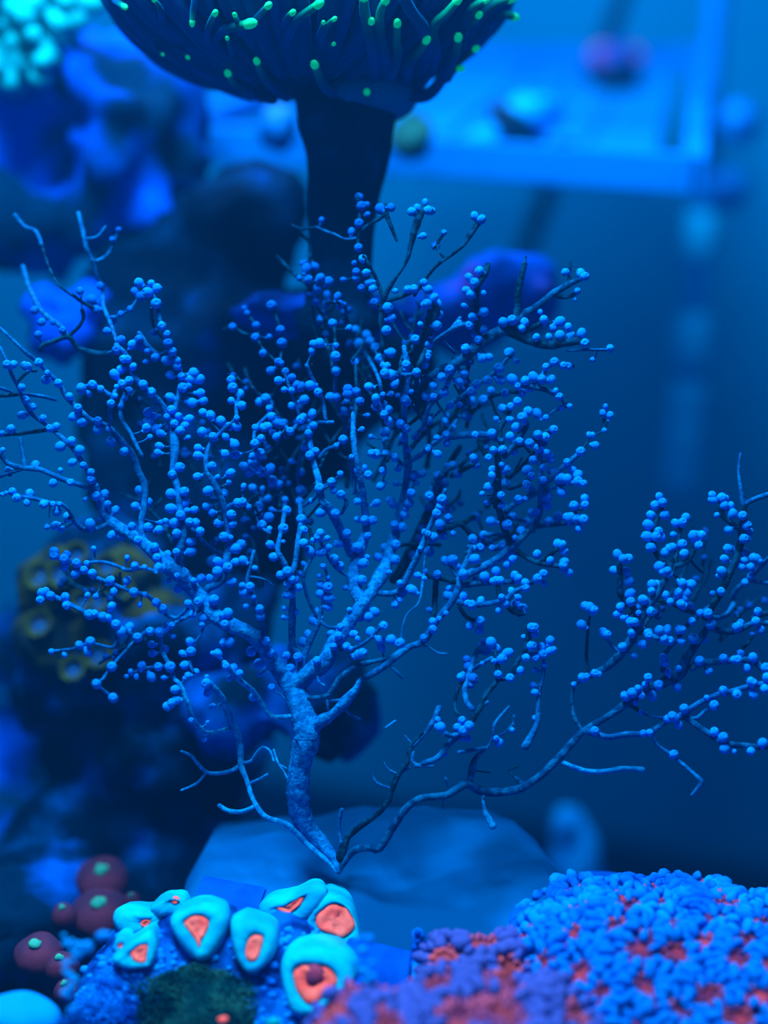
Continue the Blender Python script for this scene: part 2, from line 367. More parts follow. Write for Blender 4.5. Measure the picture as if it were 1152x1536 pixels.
# vertical tube and cable
X0 = P(1082, -60, 1.20); X1 = P(1020, 728, 1.32)
t2 = root('return_tube', X1, 'pale blurred vertical tube hanging right of the rack', 'tube')
g = Geo(); tube(g, [X0, (X0+X1)/2, X1], [.0075, .0075, .0085], 14, .05); g.build('pipe', M['acry2'], t2)
for py, hl in ((335, 20), (495, 26), (590, 14), (655, 34), (705, 16)):
    f = (py+60)/788; c = X0+(X1-X0)*f; u = (X1-X0).normalized()*hl*1.25/F
    g = Geo(); tube(g, [c-u, c+u], [.013, .013], 14, .05); g.build('clip', M['tubeclip'], t2)
g = Geo(); tube(g, [P(950, -60, 1.38), P(915, 50, 1.38), P(850, 215, 1.4), P(800, 345, 1.41), P(782, 400, 1.42), P(778, 430, 1.42)], [.006, .0075, .0075, .008, .007, .006], 10, .02)
o = g.build('cable', M['black']); tag(o, 'dark slanting cable behind the rack and the purple rock', 'cable')

# ------------------------------------------------------------------ cyan coral, top left
c = P(20, 60, .80); t = root('knobby_coral', c, 'bright cyan knobby coral in the top left corner', 'coral')
g = Geo(); blob(g, P(10, 20, .82), (95*.8/F, 85*.8/F, .03), 3, .2, 1.5, 5); g.build('body', M['cyan'], t)
rr = random.Random(5)
for i in range(46):
    px = rr.uniform(-30, 118); py = rr.uniform(-50, 132)
    if px > 70 and py > 92: continue
    if px+py*.2 > 128: continue
    a = P(px*.7, py*.7-10, .80); b = P(px, py, .775+rr.uniform(-.01, .015))
    g = Geo(); tube(g, [a, (a+b)/2+UP*.001, b], [.0032, .0036, .0046*rr.uniform(.8, 1.2)], 8, .003, .2); g.build('finger', M['cyan'], t)
for (x1, y1, x2, y2) in ((70, -10, 38, 35), (100, 5, 145, 8), (75, 40, 108, 62), (60, 60, 85, 90)):
    g = Geo(); tube(g, [P(x1, y1, .79), P((x1+x2)/2, (y1+y2)/2-2, .785), P(x2, y2, .785)], [.0035, .004, .0042], 8, .003, .15); g.build('finger', M['cyan'], t)

# ------------------------------------------------------------------ torch coral
TD = .655; TC = P(462, -48, TD); TAX = (300*TD/F, 178*TD/F, .068)
def tsurf(px, py, out=1.0):
    """front surface of the torch head at a pixel"""
    best = None
    ray = (P(px, py, 1)-CAM)
    o_ = CAM-TC
    def c3(v): return Vector((v.dot(RIGHT)/(TAX[0]*out), v.dot(UP)/(TAX[1]*out), v.dot(FWD)/(TAX[2]*out)))
    A = c3(ray); B = c3(o_); a = A.dot(A); b = 2*A.dot(B); cc = B.dot(B)-1; D = b*b-4*a*cc
    if D <= 0: return P(px, py, TD)
    return CAM+ray*((-b-math.sqrt(D))/(2*a))
t = root('torch_coral', P(512, 470, .66), 'dark torch coral with glowing green tentacle tips on a thick stalk', 'coral')
g = Geo(); blob(g, TC, TAX, 5, .04, 1.2, 2); g.build('head', M['flesh'], t)
g = Geo(); blob(g, P(550, 147, .665), (76*.66/F, 38*.66/F, .024), 4, .04, 1.2, 3); g.build('skirt', M['skirt'], t)
g = Geo(); sp = [(522, 120, 84), (520, 180, 74), (522, 230, 64), (516, 290, 54), (512, 350, 49), (510, 410, 47), (508, 455, 52), (506, 480, 66)]
tube(g, [P(x_, y_, .665) for x_, y_, r_ in sp], [r_*.665/F for x_, y_, r_ in sp], 40, .003)
# longitudinal ribs of the skeleton
for i, v in enumerate(g.v):
    k = i % 40; g.v[i] = v+FWD*.0012*noise.noise(Vector((k*.9, v.z*20, 1)))
g.build('stalk', M['stalk'], t)
def tentacle(pts, scale, ox, oy, r0, r1, lift=1.0, bright=True, tipr=1.12):
    """pts from tip to root in crop coordinates"""
    n = len(pts); w3 = []
    for i, (u, v) in enumerate(pts):
        f = i/(n-1); w3.append(tsurf(ox+u/scale, oy+v/scale, 1.06+lift*.10*(1-f)))
    k = .60/F; ra = [(r1+(r0-r1)*i/(n-1))*k for i in range(n)]
    w3 = w3[::-1]; ra = ra[::-1]
    g = Geo(); tube(g, w3, ra, 10, .0015)
    if not bright: g.a = [min(x_, .72)*.8 for x_ in g.a]
    o = g.build('tentacle', M['tent'], t, attr=True)
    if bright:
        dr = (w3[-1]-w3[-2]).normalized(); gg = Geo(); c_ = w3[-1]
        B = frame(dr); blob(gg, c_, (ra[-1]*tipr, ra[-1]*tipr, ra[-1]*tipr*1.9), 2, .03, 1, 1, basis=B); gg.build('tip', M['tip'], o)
rr = random.Random(12)
# plain folds of tentacle all round the head
for ring in range(3):
    n = (46, 40, 34)[ring]
    for i in range(n):
        a = 2*PI*(i+rr.random()*.7)/n
        cx, sy = math.cos(a), math.sin(a)
        pts = []
        ph = rr.uniform(0, 6); am = rr.uniform(.03, .12)
        for j in range(7):
            # direction on ellipsoid: start low, climb outward
            el = -1.25+j*.24+ring*.22+.05*math.sin(ph+j)
            d_ = RIGHT*(math.cos(el)*cx)*TAX[0]+FWD*(math.cos(el)*sy)*TAX[2]+UP*math.sin(el)*TAX[1]
            pts.append(TC+d_*(1.03+.02*math.sin(j+ph)))
        r_ = rr.uniform(7.5, 12)*.6/F
        g = Geo(); tube(g, pts, [r_*1.1, r_*1.15, r_*1.1, r_, r_*.9, r_*.8, r_*.6], 8, .003)
        g.a = [x_*.62 for x_ in g.a]
        g.build('tentacle', M['tent'], t, attr=True)
S5 = 5.76
T = tentacle
T([(270, 60), (210, 20), (150, -60)], S5, 140, 0, 7, 4.5)
T([(600, 470), (560, 430), (500, 380)], S5, 140, 0, 5, 2.5)
T([(525, 0), (580, 80), (600, 200)], S5, 140, 0, 6, 3.5)
T([(855, 190), (862, 100), (880, -20), (890, -150)], S5, 140, 0, 6, 4)
T([(1052, 115), (1010, 200), (985, 300), (1000, 420)], S5, 140, 0, 6, 4.5)
T([(815, 495), (770, 450), (700, 400)], S5, 140, 0, 4, 3)
T([(185, 130), (210, 200), (215, 300)], S5, 320, 0, 5, 3.5)
T([(315, 205), (210, 230), (90, 260), (10, 350)], S5, 320, 0, 7, 7.5)
T([(475, 50), (410, 120), (330, 200)], S5, 320, 0, 6, 5)
T([(685, 110), (640, 150), (600, 240)], S5, 320, 0, 6, 4.5)
T([(905, 40), (810, 105), (720, 180), (650, 290), (600, 420)], S5, 320, 0, 8, 6)
T([(950, 195), (940, 240), (900, 330)], S5, 320, 0, 5, 3)
T([(1045, 165), (990, 210), (950, 290), (930, 420)], S5, 320, 0, 6, 3.5)
T([(120, 330), (140, 400), (170, 480)], S5, 320, 0, 4, 3)
T([(1040, 380), (1010, 400), (990, 300)], S5, 320, 0, 4, 3)
T([(375, 530), (405, 610), (450, 690), (560, 790), (700, 830)], S5, 320, 0, 7, 5)
T([(125, 635), (170, 710), (260, 770), (380, 840), (520, 870)], S5, 320, 0, 7, 5)
T([(875, 560), (905, 640), (950, 740), (1040, 810), (1150, 835), (1230, 780)], S5, 320, 0, 9, 6, lift=1.4)
T([(328, 185), (320, 240), (300, 330)], S5, 500, 0, 5, 5)
T([(262, -30), (270, 100), (300, 260), (335, 400), (355, 560), (330, 700)], S5, 500, 0, 11, 7)
T([(450, 5), (405, 110), (402, 260), (430, 420), (455, 560), (450, 700)], S5, 500, 0, 10, 6)
T([(553, 205), (548, 350), (555, 480), (510, 620), (470, 780)], S5, 500, 0, 10, 5.5)
T([(805, 350), (745, 440), (665, 530), (630, 660), (600, 800)], S5, 500, 0, 10, 5.5)
T([(610, -20), (680, 110), (765, 220), (800, 330), (790, 470), (740, 600)], S5, 500, 0, 12, 9, bright=False)
T([(1070, 8), (985, 105), (880, 200), (860, 310), (880, 450), (830, 600), (740, 740)], S5, 500, 0, 11, 6)
T([(1080, 325), (1060, 450), (990, 590), (900, 740), (800, 825), (680, 830)], S5, 500, 0, 12, 6)
T([(1100, 595), (1030, 605), (960, 680), (880, 760)], S5, 500, 0, 7, 5)
T([(290, 795), (295, 850), (330, 890), (430, 905), (550, 880), (640, 800)], S5, 500, 0, 9, 5, lift=1.6)
T([(540, 425), (450, 490), (370, 560), (290, 680)], S5, 620, 0, 8, 5)
T([(568, 130), (525, 190), (455, 250), (430, 380)], S5, 620, 0, 7, 5)
T([(620, 5), (520, 60), (460, 180), (440, 300)], S5, 620, 0, 9, 5)
T([(830, -10), (720, 20), (620, 100), (540, 200), (440, 320)], S5, 620, 0, 10, 7)
T([(865, 145), (780, 130), (660, 200), (560, 250)], S5, 620, 0, 10, 6)

# ------------------------------------------------------------------ green-fringed button polyps on the boulder
Z0 = 3.84
zl = [('left', 240, 255, 62, 'green-fringed button polyp, leftmost on the boulder top'), ('b', 365, 240, 66, 'green-fringed button polyp right beside the leftmost one'),
      ('c', 450, 130, 50, 'button polyp on the very top of the boulder rim'), ('d', 560, 400, 58, 'button polyp in the middle of the green-fringed group'),
      ('e', 700, 330, 52, 'button polyp above and right of the group middle'), ('f', 790, 450, 58, 'rightmost dark button polyp of the green-fringed group'),
      ('g', 480, 400, 48, 'button polyp left of the group middle, partly behind a sea fan twig'), ('h', 240, 530, 62, 'dim button polyp low on the boulder left edge'),
      ('i', 570, 710, 62, 'dim lower button polyp below the long sea fan twig'), ('j', 430, 790, 55, 'lowest dim olive button polyp on the boulder'), ('k', 620, 200, 55, 'button polyp behind the upper curved twig on the boulder')]
g = Geo()
for i, (px, py, rx, ry) in enumerate([(90, 880, 62, 60), (170, 870, 70, 50), (220, 930, 60, 50), (120, 960, 80, 60), (75, 950, 50, 60)]): blob(g, P(px, py, .722), (rx*.72/F, ry*.72/F, .012), 4, .10, 2, i, oct2=.12)
o = g.build('polyp_mat', M['olive']); tag(o, 'olive brown fleshy mat between the green-fringed button polyps', 'coral mat')
for nm, u, v, r_, lb in zl:
    px, py = u/Z0, 800+v/Z0; r3 = r_/Z0*.695/F*1.15
    c = P(px, py, .70+.0002*abs(px-120)); nrm = (-FWD*.9+UP*.35+RIGHT*(px-150)*.0035).normalized(); B = frame(nrm, px)
    t = root('button_polyp', c, lb, 'polyp', 'button polyps on the lower left boulder')
    g = Geo(); lathe(g, c, B, [(0, .0006), (r3*.15, .0012), (r3*.3, .0002), (r3*.6, .0012), (r3*.85, .0018), (r3*.9, .0), (r3*.5, -.008), (r3*.35, -.02)], 20, .05, px); g.build('disc', M['zoadisc'], t)
    g = Geo(); blob(g, c+B[2]*.001, (r3*.16, r3*.16, .001), 1, 0, 1, 1, basis=B); g.build('mouth', M['paleblue'], t)
    g = Geo()
    for k in range(26):
        a = 2*PI*k/26; dr = B[0]*math.cos(a)+B[1]*math.sin(a); l_ = 1.25+.1*math.sin(k*2.4)
        tube(g, [c+dr*r3*.8+B[2]*.0015, c+dr*r3*1.02+B[2]*.003, c+dr*r3*l_+B[2]*.0035], [.00055, .0006, .0004], 5, .003)
    g.build('fringe', M['zoarim'], t)

# ------------------------------------------------------------------ brown disc corals
for u, v, rx, lb in ((590, 290, 150, 'brown-red disc coral with green centre, topmost of the cluster'), (570, 480, 165, 'largest brown-red disc coral, second from the top of the cluster'),
                     (370, 510, 75, 'small brown disc coral tucked left of the largest one'), (220, 720, 140, 'tilted brown-red disc coral with pale green centre at lower left'),
                     (355, 800, 95, 'brown disc coral with green speckled centre right of the tilted one'), (755, 440, 60, 'small violet disc coral behind the red-centred coral'), (385, 950, 75, 'lowest brown disc coral half hidden by blue turf')):
    px, py = u/Z0, 1240+v/Z0; d = .700-.00016*(v-250); r3 = rx*1.05/Z0*d/F
    c = P(px, py, d-.004); B = frame((-FWD*.62+UP*.80+RIGHT*(px-130)*.002).normalized(), 0)
    t = root('disc_coral', c, lb, 'coral', 'brown disc corals at lower left')
    g = Geo(); lathe(g, c, B, [(0, .0035), (r3*.25, .0042), (r3*.6, .0036), (r3*.88, .0012), (r3, -.0022), (r3*.95, -.004), (r3*.4, -.006), (r3*.3, -.025)], 28, .05, px); g.build('disc', M['brown'], t)
    g = Geo(); blob(g, c+B[2]*.0042, (r3*.27, r3*.24, .0016), 2, .25, 1.5, px, basis=B); g.build('centre', M['green'], t)
g = Geo(); c = P(25, 1535, .54); blob(g, c, (60*.54/F, 46*.54/F, .012), 4, .08, 1.2, 9); o = g.build('smooth_blue_coral', M['paleblue']); tag(o, 'smooth cyan-blue coral dome in the bottom left corner', 'coral')

# ------------------------------------------------------------------ red-centred coral colony, bottom left
t = root('red_centred_coral', P(330, 1500, .52), 'cyan coral colony with glowing red-centred polyps at bottom left', 'coral')
g = Geo()
for i, (px, py, rx, ry, d, rz) in enumerate([(300, 1470, 130, 110, .585, .025), (420, 1450, 100, 90, .585, .025), (230, 1500, 110, 110, .58, .025), (360, 1560, 160, 110, .57, .025), (480, 1500, 70, 80, .58, .02), (200, 1440, 45, 60, .585, .015), (495, 1415, 40, 60, .60, .02)]):
    blob(g, P(px, py, d), (rx*d/F, ry*d/F, rz), 4, .06, 1.5, i, oct2=.05)
base = g.build('tissue', M['acanbase'], t)
dg = bpy.context.evaluated_depsgraph_get()
from mathutils.bvhtree import BVHTree
tree_ac = BVHTree.FromPolygons([tuple(v) for v in g.v], g.f)
def hit(tree, px, py, dflt):
    ray = (P(px, py, 1)-CAM).normalized(); h = tree.ray_cast(CAM, ray)
    return (h[0], h[1]) if h[0] is not None else (P(px, py, dflt), -FWD)
def acan(cx, cy, outer, inner, sd, height=.0055, dark=False, tilt=None):
    """outer / inner: outlines as (dx, dy) pixel offsets"""
    p, n = hit(tree_ac, cx, cy, .57); d = (p-CAM).dot(FWD)-.004
    nrm = tilt or (-FWD*.8+UP*.45).normalized()
    X = RIGHT; Y = UP; Z = -FWD
    def ring(poly, N=40):
        # closed Catmull-Rom through the outline
        out = []; m_ = len(poly)
        for k in range(N):
            f = k/N*m_; i = int(f); tt = f-i; q0, q1, q2, q3 = [Vector(poly[(i+j) % m_]) for j in (-1, 0, 1, 2)]
            out.append(.5*((2*q1)+(q2-q0)*tt+(2*q0-5*q1+4*q2-q3)*tt*tt+(3*q1-q0-3*q2+q3)*tt**3))
        return out
    O = ring(outer); I = ring(inner); s = d/F
    c = P(cx, cy, d); ic = sum(I, Vector((0, 0)))/len(I)
    def pt(q, h): return c+X*q.x*s-Y*q.y*s+Z*h+UP*0 - (FWD*0)
    slope = .35
    def lean(q): return q.y*s*slope      # lower parts stand nearer
    g = Geo(); vs = []; fs = []; N = 40
    rows = [(0, .4), (.0, .75), (.15, .92), (.45, 1.0), (.75, .8), (.95, .25), (1.03, -.5), (.95, -1.3), (.85, -2.2)]
    for f, h in rows:
        for k in range(N):
            q = I[k]*(1-f)+O[k]*f
            wv = 1+.10*noise.noise(Vector((k*.5, f*3, sd)))
            vs.append(pt(q, height*h*wv+lean(q)))
    for i in range(len(rows)-1):
        for k in range(N):
            k2 = (k+1) % N; fs.append([i*N+k, i*N+k2, (i+1)*N+k2, (i+1)*N+k])
    g.add(vs, [f_[::-1] for f_ in fs]); pol = g.build('polyp', M['acan'], t)
    g = Geo(); vs = [pt(ic, height*(.35 if dark else .95)+lean(ic))]; fs = []
    rws = [(.3, .8), (.6, .92), (.85, .95), (1.0, .85), (1.06, .5)]
    for f, h in rws:
        for k in range(N):
            q = ic+(I[k]-ic)*f; vs.append(pt(q, height*(h+.10*noise.noise(Vector((q.x*.10, q.y*.10, sd))))+lean(q)))
    for k in range(N): fs.append([0, 1+k, 1+(k+1) % N])
    for i in range(len(rws)-1):
        for k in range(N):
            k2 = (k+1) % N; fs.append([1+i*N+k, 1+(i+1)*N+k, 1+(i+1)*N+k2, 1+i*N+k2])
    g.add(vs, fs); g.build('centre', M['red'], pol)
    if dark:
        g = Geo(); q = ic+Vector((2, -6)); blob(g, pt(q, height*.68+lean(q)), (17*s, 17*s, height*.3), 2, .2, 1.5, 3, basis=(X, Y, Z)); g.build('mouth', M['darkred'], pol)
def sc(lst, cx, cy, k=4.8, e=1): return [((u-cx)/k*e, (v-cy)/k*e) for u, v in lst]
def A(ox, oy, outer, inner, sd, **kw):
    cx = sum(p[0] for p in outer)/len(outer); cy = sum(p[1] for p in outer)/len(outer)
    acan(ox+cx/4.8, oy+cy/4.8, sc(outer, cx, cy, e=1.07), sc(inner, cx, cy), sd, **kw)
A(160, 1300, [(55, 370), (110, 310), (290, 310), (400, 300), (440, 350), (340, 440), (190, 505), (90, 450)], [(258, 385), (275, 365), (300, 360), (325, 365), (320, 385), (305, 400), (285, 410), (265, 400)], 1)
A(160, 1300, [(320, 300), (380, 250), (470, 235), (540, 240), (580, 300), (540, 340), (450, 350), (370, 350)], [(475, 225), (490, 208), (510, 208), (528, 222), (525, 238), (510, 245), (490, 245), (478, 238)], 2)
A(160, 1300, [(50, 660), (120, 580), (220, 510), (310, 475), (360, 560), (350, 660), (290, 700), (150, 710)], [(190, 600), (225, 565), (270, 545), (305, 550), (300, 610), (290, 660), (240, 655), (205, 640)], 3)
A(160, 1300, [(470, 400), (560, 310), (700, 275), (850, 320), (860, 450), (790, 590), (680, 640), (560, 560)], [(570, 390), (620, 345), (680, 340), (740, 380), (725, 450), (690, 500), (685, 550), (640, 480)], 4)
A(160, 1300, [(900, 420), (980, 360), (1100, 390), (1220, 450), (1210, 600), (1100, 720), (1010, 720), (930, 600)], [(1030, 510), (1060, 480), (1105, 475), (1130, 500), (1110, 590), (1080, 640), (1030, 640), (1010, 580)], 5)
A(360, 1300, [(150, 300), (230, 230), (400, 200), (520, 150), (610, 190), (560, 300), (440, 390), (320, 420), (210, 380)], [(270, 275), (340, 265), (410, 220), (465, 195), (450, 240), (390, 290), (345, 325), (310, 305)], 6)
A(360, 1300, [(480, 320), (560, 250), (650, 210), (780, 270), (840, 400), (860, 520), (800, 590), (620, 530), (480, 470)], [(555, 340), (620, 275), (700, 250), (780, 290), (830, 400), (750, 475), (650, 450), (570, 410)], 7, height=.007)
A(360, 1300, [(310, 760), (340, 620), (430, 560), (620, 570), (790, 640), (840, 770), (700, 900), (560, 1000), (390, 1010)], [(395, 740), (450, 680), (540, 690), (640, 700), (700, 790), (620, 870), (520, 940), (430, 860)], 8, height=.008, dark=True)
A(160, 1300, [(80, 500), (140, 490), (180, 530), (150, 590), (90, 620), (60, 560)], [(105, 535), (118, 528), (128, 538), (122, 552), (110, 558), (100, 548)], 9)
# bumps of tissue between the polyps
rr = random.Random(3); nb = 0; g = Geo(); big = []
for i in range(360):
    px = rr.uniform(95, 560); py = rr.uniform(1395, 1545)
    h, n = hit(tree_ac, px, py, .52)
    if n is None or (h-P(px, py, .56)).length > .06: continue
    if 205 < px < 375 and py > 1455: continue
    s = rr.uniform(4, 10)*.56/F
    blob(g, h, (s, s*.8, s*.9), 1, .2, 1.5, i, basis=(RIGHT, UP, FWD))
o = g.build('tissue_bump', M['bump'], t); o['kind'] = 'stuff'
# algae turf
for nm, x0, x1, y0, y1, cnt, mt, lb, hgt in (('turf_algae', 205, 385, 1448, 1548, 5200, M['turf'], 'dark green turf algae below the red-centred polyps', .0045), ('turf_algae', 82, 215, 1440, 1548, 2200, M['turfblue'], 'blue fuzzy turf left of the dark green algae', .004)):
    g = Geo(); rr = random.Random(int(x0))
    for i in range(cnt):
        px = rr.gauss((x0+x1)/2, (x1-x0)/4.2); py = rr.uniform(y0, y1)
        if px < x0 or px > x1: continue
        if py < y0+abs(px-(x0+x1)/2)*.35 and mt is M['turf']: continue
        if mt is M['turfblue'] and py < 1540-(px-80)*.95: continue
        h, n = hit(tree_ac, px, py, .52)
        if (h-P(px, py, .56)).length > .06: continue
        dr = (n+Vector((rr.uniform(-.9, .9), rr.uniform(-.5, .5), rr.uniform(-.3, 1)))).normalized(); l_ = hgt*rr.uniform(.4, 1)
        sd_ = dr.orthogonal().normalized()*.00035; s2 = dr.cross(sd_)
        k = len(g.v); b_ = h-dr*.001; md_ = h+dr*l_*.6+Vector((rr.uniform(-1, 1), 0, rr.uniform(-1, 1)))*.0008
        g.v += [b_+sd_, b_+s2, b_-sd_, md_+sd_*.8, md_+s2*.8, md_-sd_*.8, h+dr*l_]; g.a += [0]*7
        g.f += [[k, k+1, k+4, k+3], [k+1, k+2, k+5, k+4], [k+2, k, k+3, k+5], [k+3, k+4, k+6], [k+4, k+5, k+6], [k+5, k+3, k+6]]
    o = g.build(nm, mt); tag(o, lb, 'algae', kind='stuff')
g = Geo(); blob(g, P(335, 1530, .535), (9*.5/F, 6*.5/F, .002), 2, .2, 1.5, 4); o = g.build('red_polyp', M['red']); tag(o, 'tiny orange-red polyp at the bottom of the dark green algae', 'polyp')
g = Geo(); blob(g, P(410, 1534, .53), (13*.5/F, 8*.5/F, .002), 2, .2, 1.5, 4); o = g.build('cyan_polyp', M['cyan']); tag(o, 'tiny pale cyan polyp at the bottom edge by the violet coral', 'polyp')
# tiles
def tile(c, e1, e2, thick, lb):
    t = root('ceramic_tile', c, lb, 'tile'); n = e1.cross(e2).normalized()*thick
    g = Geo(); q = [c, c+e1, c+e1+e2, c+e2]; bm = bmesh.new()
    vv = [bm.verts.new(p-c) for p in q+[p-n for p in q]]
    for f_ in ([0, 1, 2, 3], [7, 6, 5, 4], [0, 4, 5, 1], [1, 5, 6, 2], [2, 6, 7, 3], [3, 7, 4, 0]): bm.faces.new([vv[i] for i in f_])
    bmesh.ops.recalc_face_normals(bm, faces=bm.faces); bmesh.ops.bevel(bm, geom=bm.edges[:], offset=.0008, segments=2, affect='EDGES')
    me = bpy.data.meshes.new('slab'); bm.to_mesh(me); bm.free(); link('slab', me, M['tile'], t)
c0 = P(300, 1329, .60); c1 = P(396, 1347, .605)
tile(c0, c1-c0, P(262, 1420, .575)-c0, .006, 'blue ceramic tile behind the red-centred coral, its corner showing')
c0 = P(515, 1420, .575); c1 = P(610, 1443, .58)
tile(c0, c1-c0, P(495, 1520, .55)-c0, .006, 'blue ceramic tile with a bright edge between the two front corals')
t = root('blue_stub', P(630, 1440, .57), 'small knobby blue stub standing right of the bright-edged tile', 'coral')
g = Geo(); tube(g, [P(628, 1470, .565), P(626, 1430, .57), P(627, 1399, .57)], [.0022, .0022, .0018], 8, .001, .3); g.build('stem', M['knob'], t)
for px, py, r_ in ((626, 1399, 6), (634, 1404, 5), (622, 1422, 6), (637, 1412, 4), (627, 1412, 5)):
    g = Geo(); blob(g, P(px, py, .568), (r_*.53/F,)*3, 2, .1, 2, px); g.build('knob', M['tile'], t)
g = Geo(); blob(g, P(645, 1450, .585), (38*.58/F, 40*.54/F, .012), 3, .1, 1.5, 17); o = g.build('dark_plug', M['tile']); tag(o, 'dark blue plug under the violet ridged coral, right of the stub', 'plug')

# ------------------------------------------------------------------ ridged corals with red valleys, bottom right
def ridged(label, domes, spacing, knobpx, mats, seed, skip=lambda px, py: False, ybot=1556, group=None, pit=.5):
    t = root('ridged_coral', P(domes[0][0], domes[0][1], domes[0][4]), label, 'coral')
    g = Geo()
    for i, (px, py, rx, ry, d, rz) in enumerate(domes):
        blob(g, P(px, py, d), (rx*d/F, ry*d/F, rz), 5, .04, 1.6, seed+i, oct2=.02)
    gt = g
    tree = BVHTree.FromPolygons([tuple(v) for v in g.v], g.f)
    rr = random.Random(seed)
    x0 = min(p[0]-p[2] for p in domes); x1 = max(p[0]+p[2] for p in domes); y0 = min(p[1]-p[3] for p in domes)
    # surface samples by looking from camera-side and from above
    seeds = []; tries = 0
    def sample():
        px = rr.uniform(x0, x1); py = rr.uniform(y0, 1600)
        ray = (P(px, py, 1)-CAM).normalized(); h = tree.ray_cast(CAM, ray); return h[0], h[1], px, py
    sm_ = spacing*domes[0][4]/F
    while tries < 3000:
        tries += 1; h, n, px, py = sample()
        if h is None or skip(px, py): continue
        if all((h-s_[0]).length > sm_*rr.uniform(.8, 1.3) for s_ in seeds): seeds.append((h, n, rr.uniform(.7, 1.25)))
    gt.a = []
    for v in gt.v:
        q = min((v-s_[0]).length/s_[2] for s_ in seeds)/sm_; gt.a.append(max(0, min(1, (pit*.95-q)/(pit*.35))))
    gt.build('valley_tissue', mats[0], t, attr=True)
    km = knobpx*domes[0][4]/F; kn = []; tries = 0
    cell = {}
    while tries < 16000:
        tries += 1; h, n, px, py = sample()
        if h is None or skip(px, py) or n.dot(h-CAM) > 0 and False: continue
        ds = sorted(((h-s_[0]).length/s_[2], k) for k, s_ in enumerate(seeds))[:2]
        if ds[0][0] < sm_*pit*.72: continue
        key = tuple(int(q/km) for q in h); ok = True
        for a in (-1, 0, 1):
            for b in (-1, 0, 1):
                for c in (-1, 0, 1):
                    for o_ in cell.get((key[0]+a, key[1]+b, key[2]+c), ()):
                        if (o_-h).length < km*.72: ok = False
        if not ok: continue
        cell.setdefault(key, []).append(h)
        tow = (seeds[ds[0][1]][0]-h); edge = 1-min(1, (ds[1][0]-ds[0][0])/sm_/.6)
        kn.append((h, n, tow, edge, py))
    inner = Geo(); n_in = 0
    for k_ in range(5000):
        h, n, px, py = sample()
        if h is None or n_in > 900: continue
        q = min((h-s_[0]).length/s_[2] for s_ in seeds)/sm_
        if .22 < q < pit*.72:
            z_ = km*rr.uniform(.16, .30); X_i, Y_i, Z_i = frame(n, rr.uniform(0, 6)); blob(inner, h+Z_i*z_*.5, (z_, z_, z_*1.5), 1, .2, 1.5, k_, basis=(X_i, Y_i, Z_i)); n_in += 1
    if inner.v: o = inner.build('valley_lobe', mats[2], t); o['kind'] = 'stuff'
    protos = []
    for s_ in range(5):
        gg = Geo(); blob(gg, Vector((0, 0, 0)), (1.05, .68, .8), 2, .16, 1.5, s_+seed, basis=(Vector((1, 0, 0)), Vector((0, 1, 0)), Vector((0, 0, 1))))
        me = mesh(gg.v, gg.f); me.materials.append(mats[1]); protos.append((me, gg))
    kn.sort(key=lambda q: (q[0]-CAM).length)
    rest = Geo(); off = parent_world(t); cnt = 0
    for i, (h, n, tow, edge, py) in enumerate(kn):
        Z = n.normalized(); X = (tow-Z*tow.dot(Z)); X = X.normalized() if X.length > 1e-6 else Z.orthogonal().normalized(); Y = Z.cross(X)
        s_ = km*rr.uniform(.50, .74); lift = s_*(.2+.7*edge); me, gg = protos[i % 5]
        c = h+Z*lift; ax = Quaternion(Y, .45)
        R = Matrix((X, Y, Z)).transposed()
        if cnt < 300 and py < ybot:
            o = bpy.data.objects.new('lobe', me); COL.objects.link(o); o.parent = t
            o.matrix_local = Matrix.Translation(c-off) @ R.to_4x4() @ Matrix.Rotation(.4, 4, 'Y') @ Matrix.Diagonal((s_*1.15, s_*1.05, s_*1.1, 1)); cnt += 1
        else:
            Q = R @ Matrix.Rotation(.4, 3, 'Y') @ Matrix.Diagonal((s_*1.15, s_*1.05, s_*1.1))
            rest.add([c+Q @ v for v in gg.v], gg.f)
    if rest.v: o = rest.build('lobe', mats[1], t); o['kind'] = 'stuff'
ridged('large bright blue ridged coral mound with dark red valleys at bottom right',
       [(925, 1500, 205, 180, .590, .07), (1045, 1515, 170, 184, .590, .07), (1140, 1530, 200, 178, .586, .07), (850, 1480, 90, 125, .575, .04)], 48, 16.5, (M['pit'], M['knob'], M['septa']), 5, pit=.56)
ridged('nearer violet and rust ridged coral at the bottom centre', [(700, 1600, 170, 135, .525, .035), (555, 1612, 100, 128, .52, .03), (825, 1580, 70, 100, .53, .025), (715, 1452, 84, 44, .56, .018)],
       74, 20, (M['pit2'], M['knob2'], M['septa2']), 9, pit=.74)
# ------------------------------------------------------------------ sea fan
# branches: crop origin, scale, path, radius start/end in pixels, layer (+ is farther), skin
BR = []
def br(ox, oy, sc_, path, r0, r1, layer=0, skin='b'):
    pts = [tuple(float(q) for q in s.split(',')) for s in path.split()]
    BR.append(dict(p=[(ox+u/sc_, oy+v/sc_) for u, v in pts], r=(r0, r1) if not isinstance(r0, (list, tuple)) else r0, layer=layer, skin=skin))
def b1(path, r0, r1=None, layer=0, skin='b'): br(0, 0, 1, path, r0, r1 if r1 is not None else r0, layer, skin)
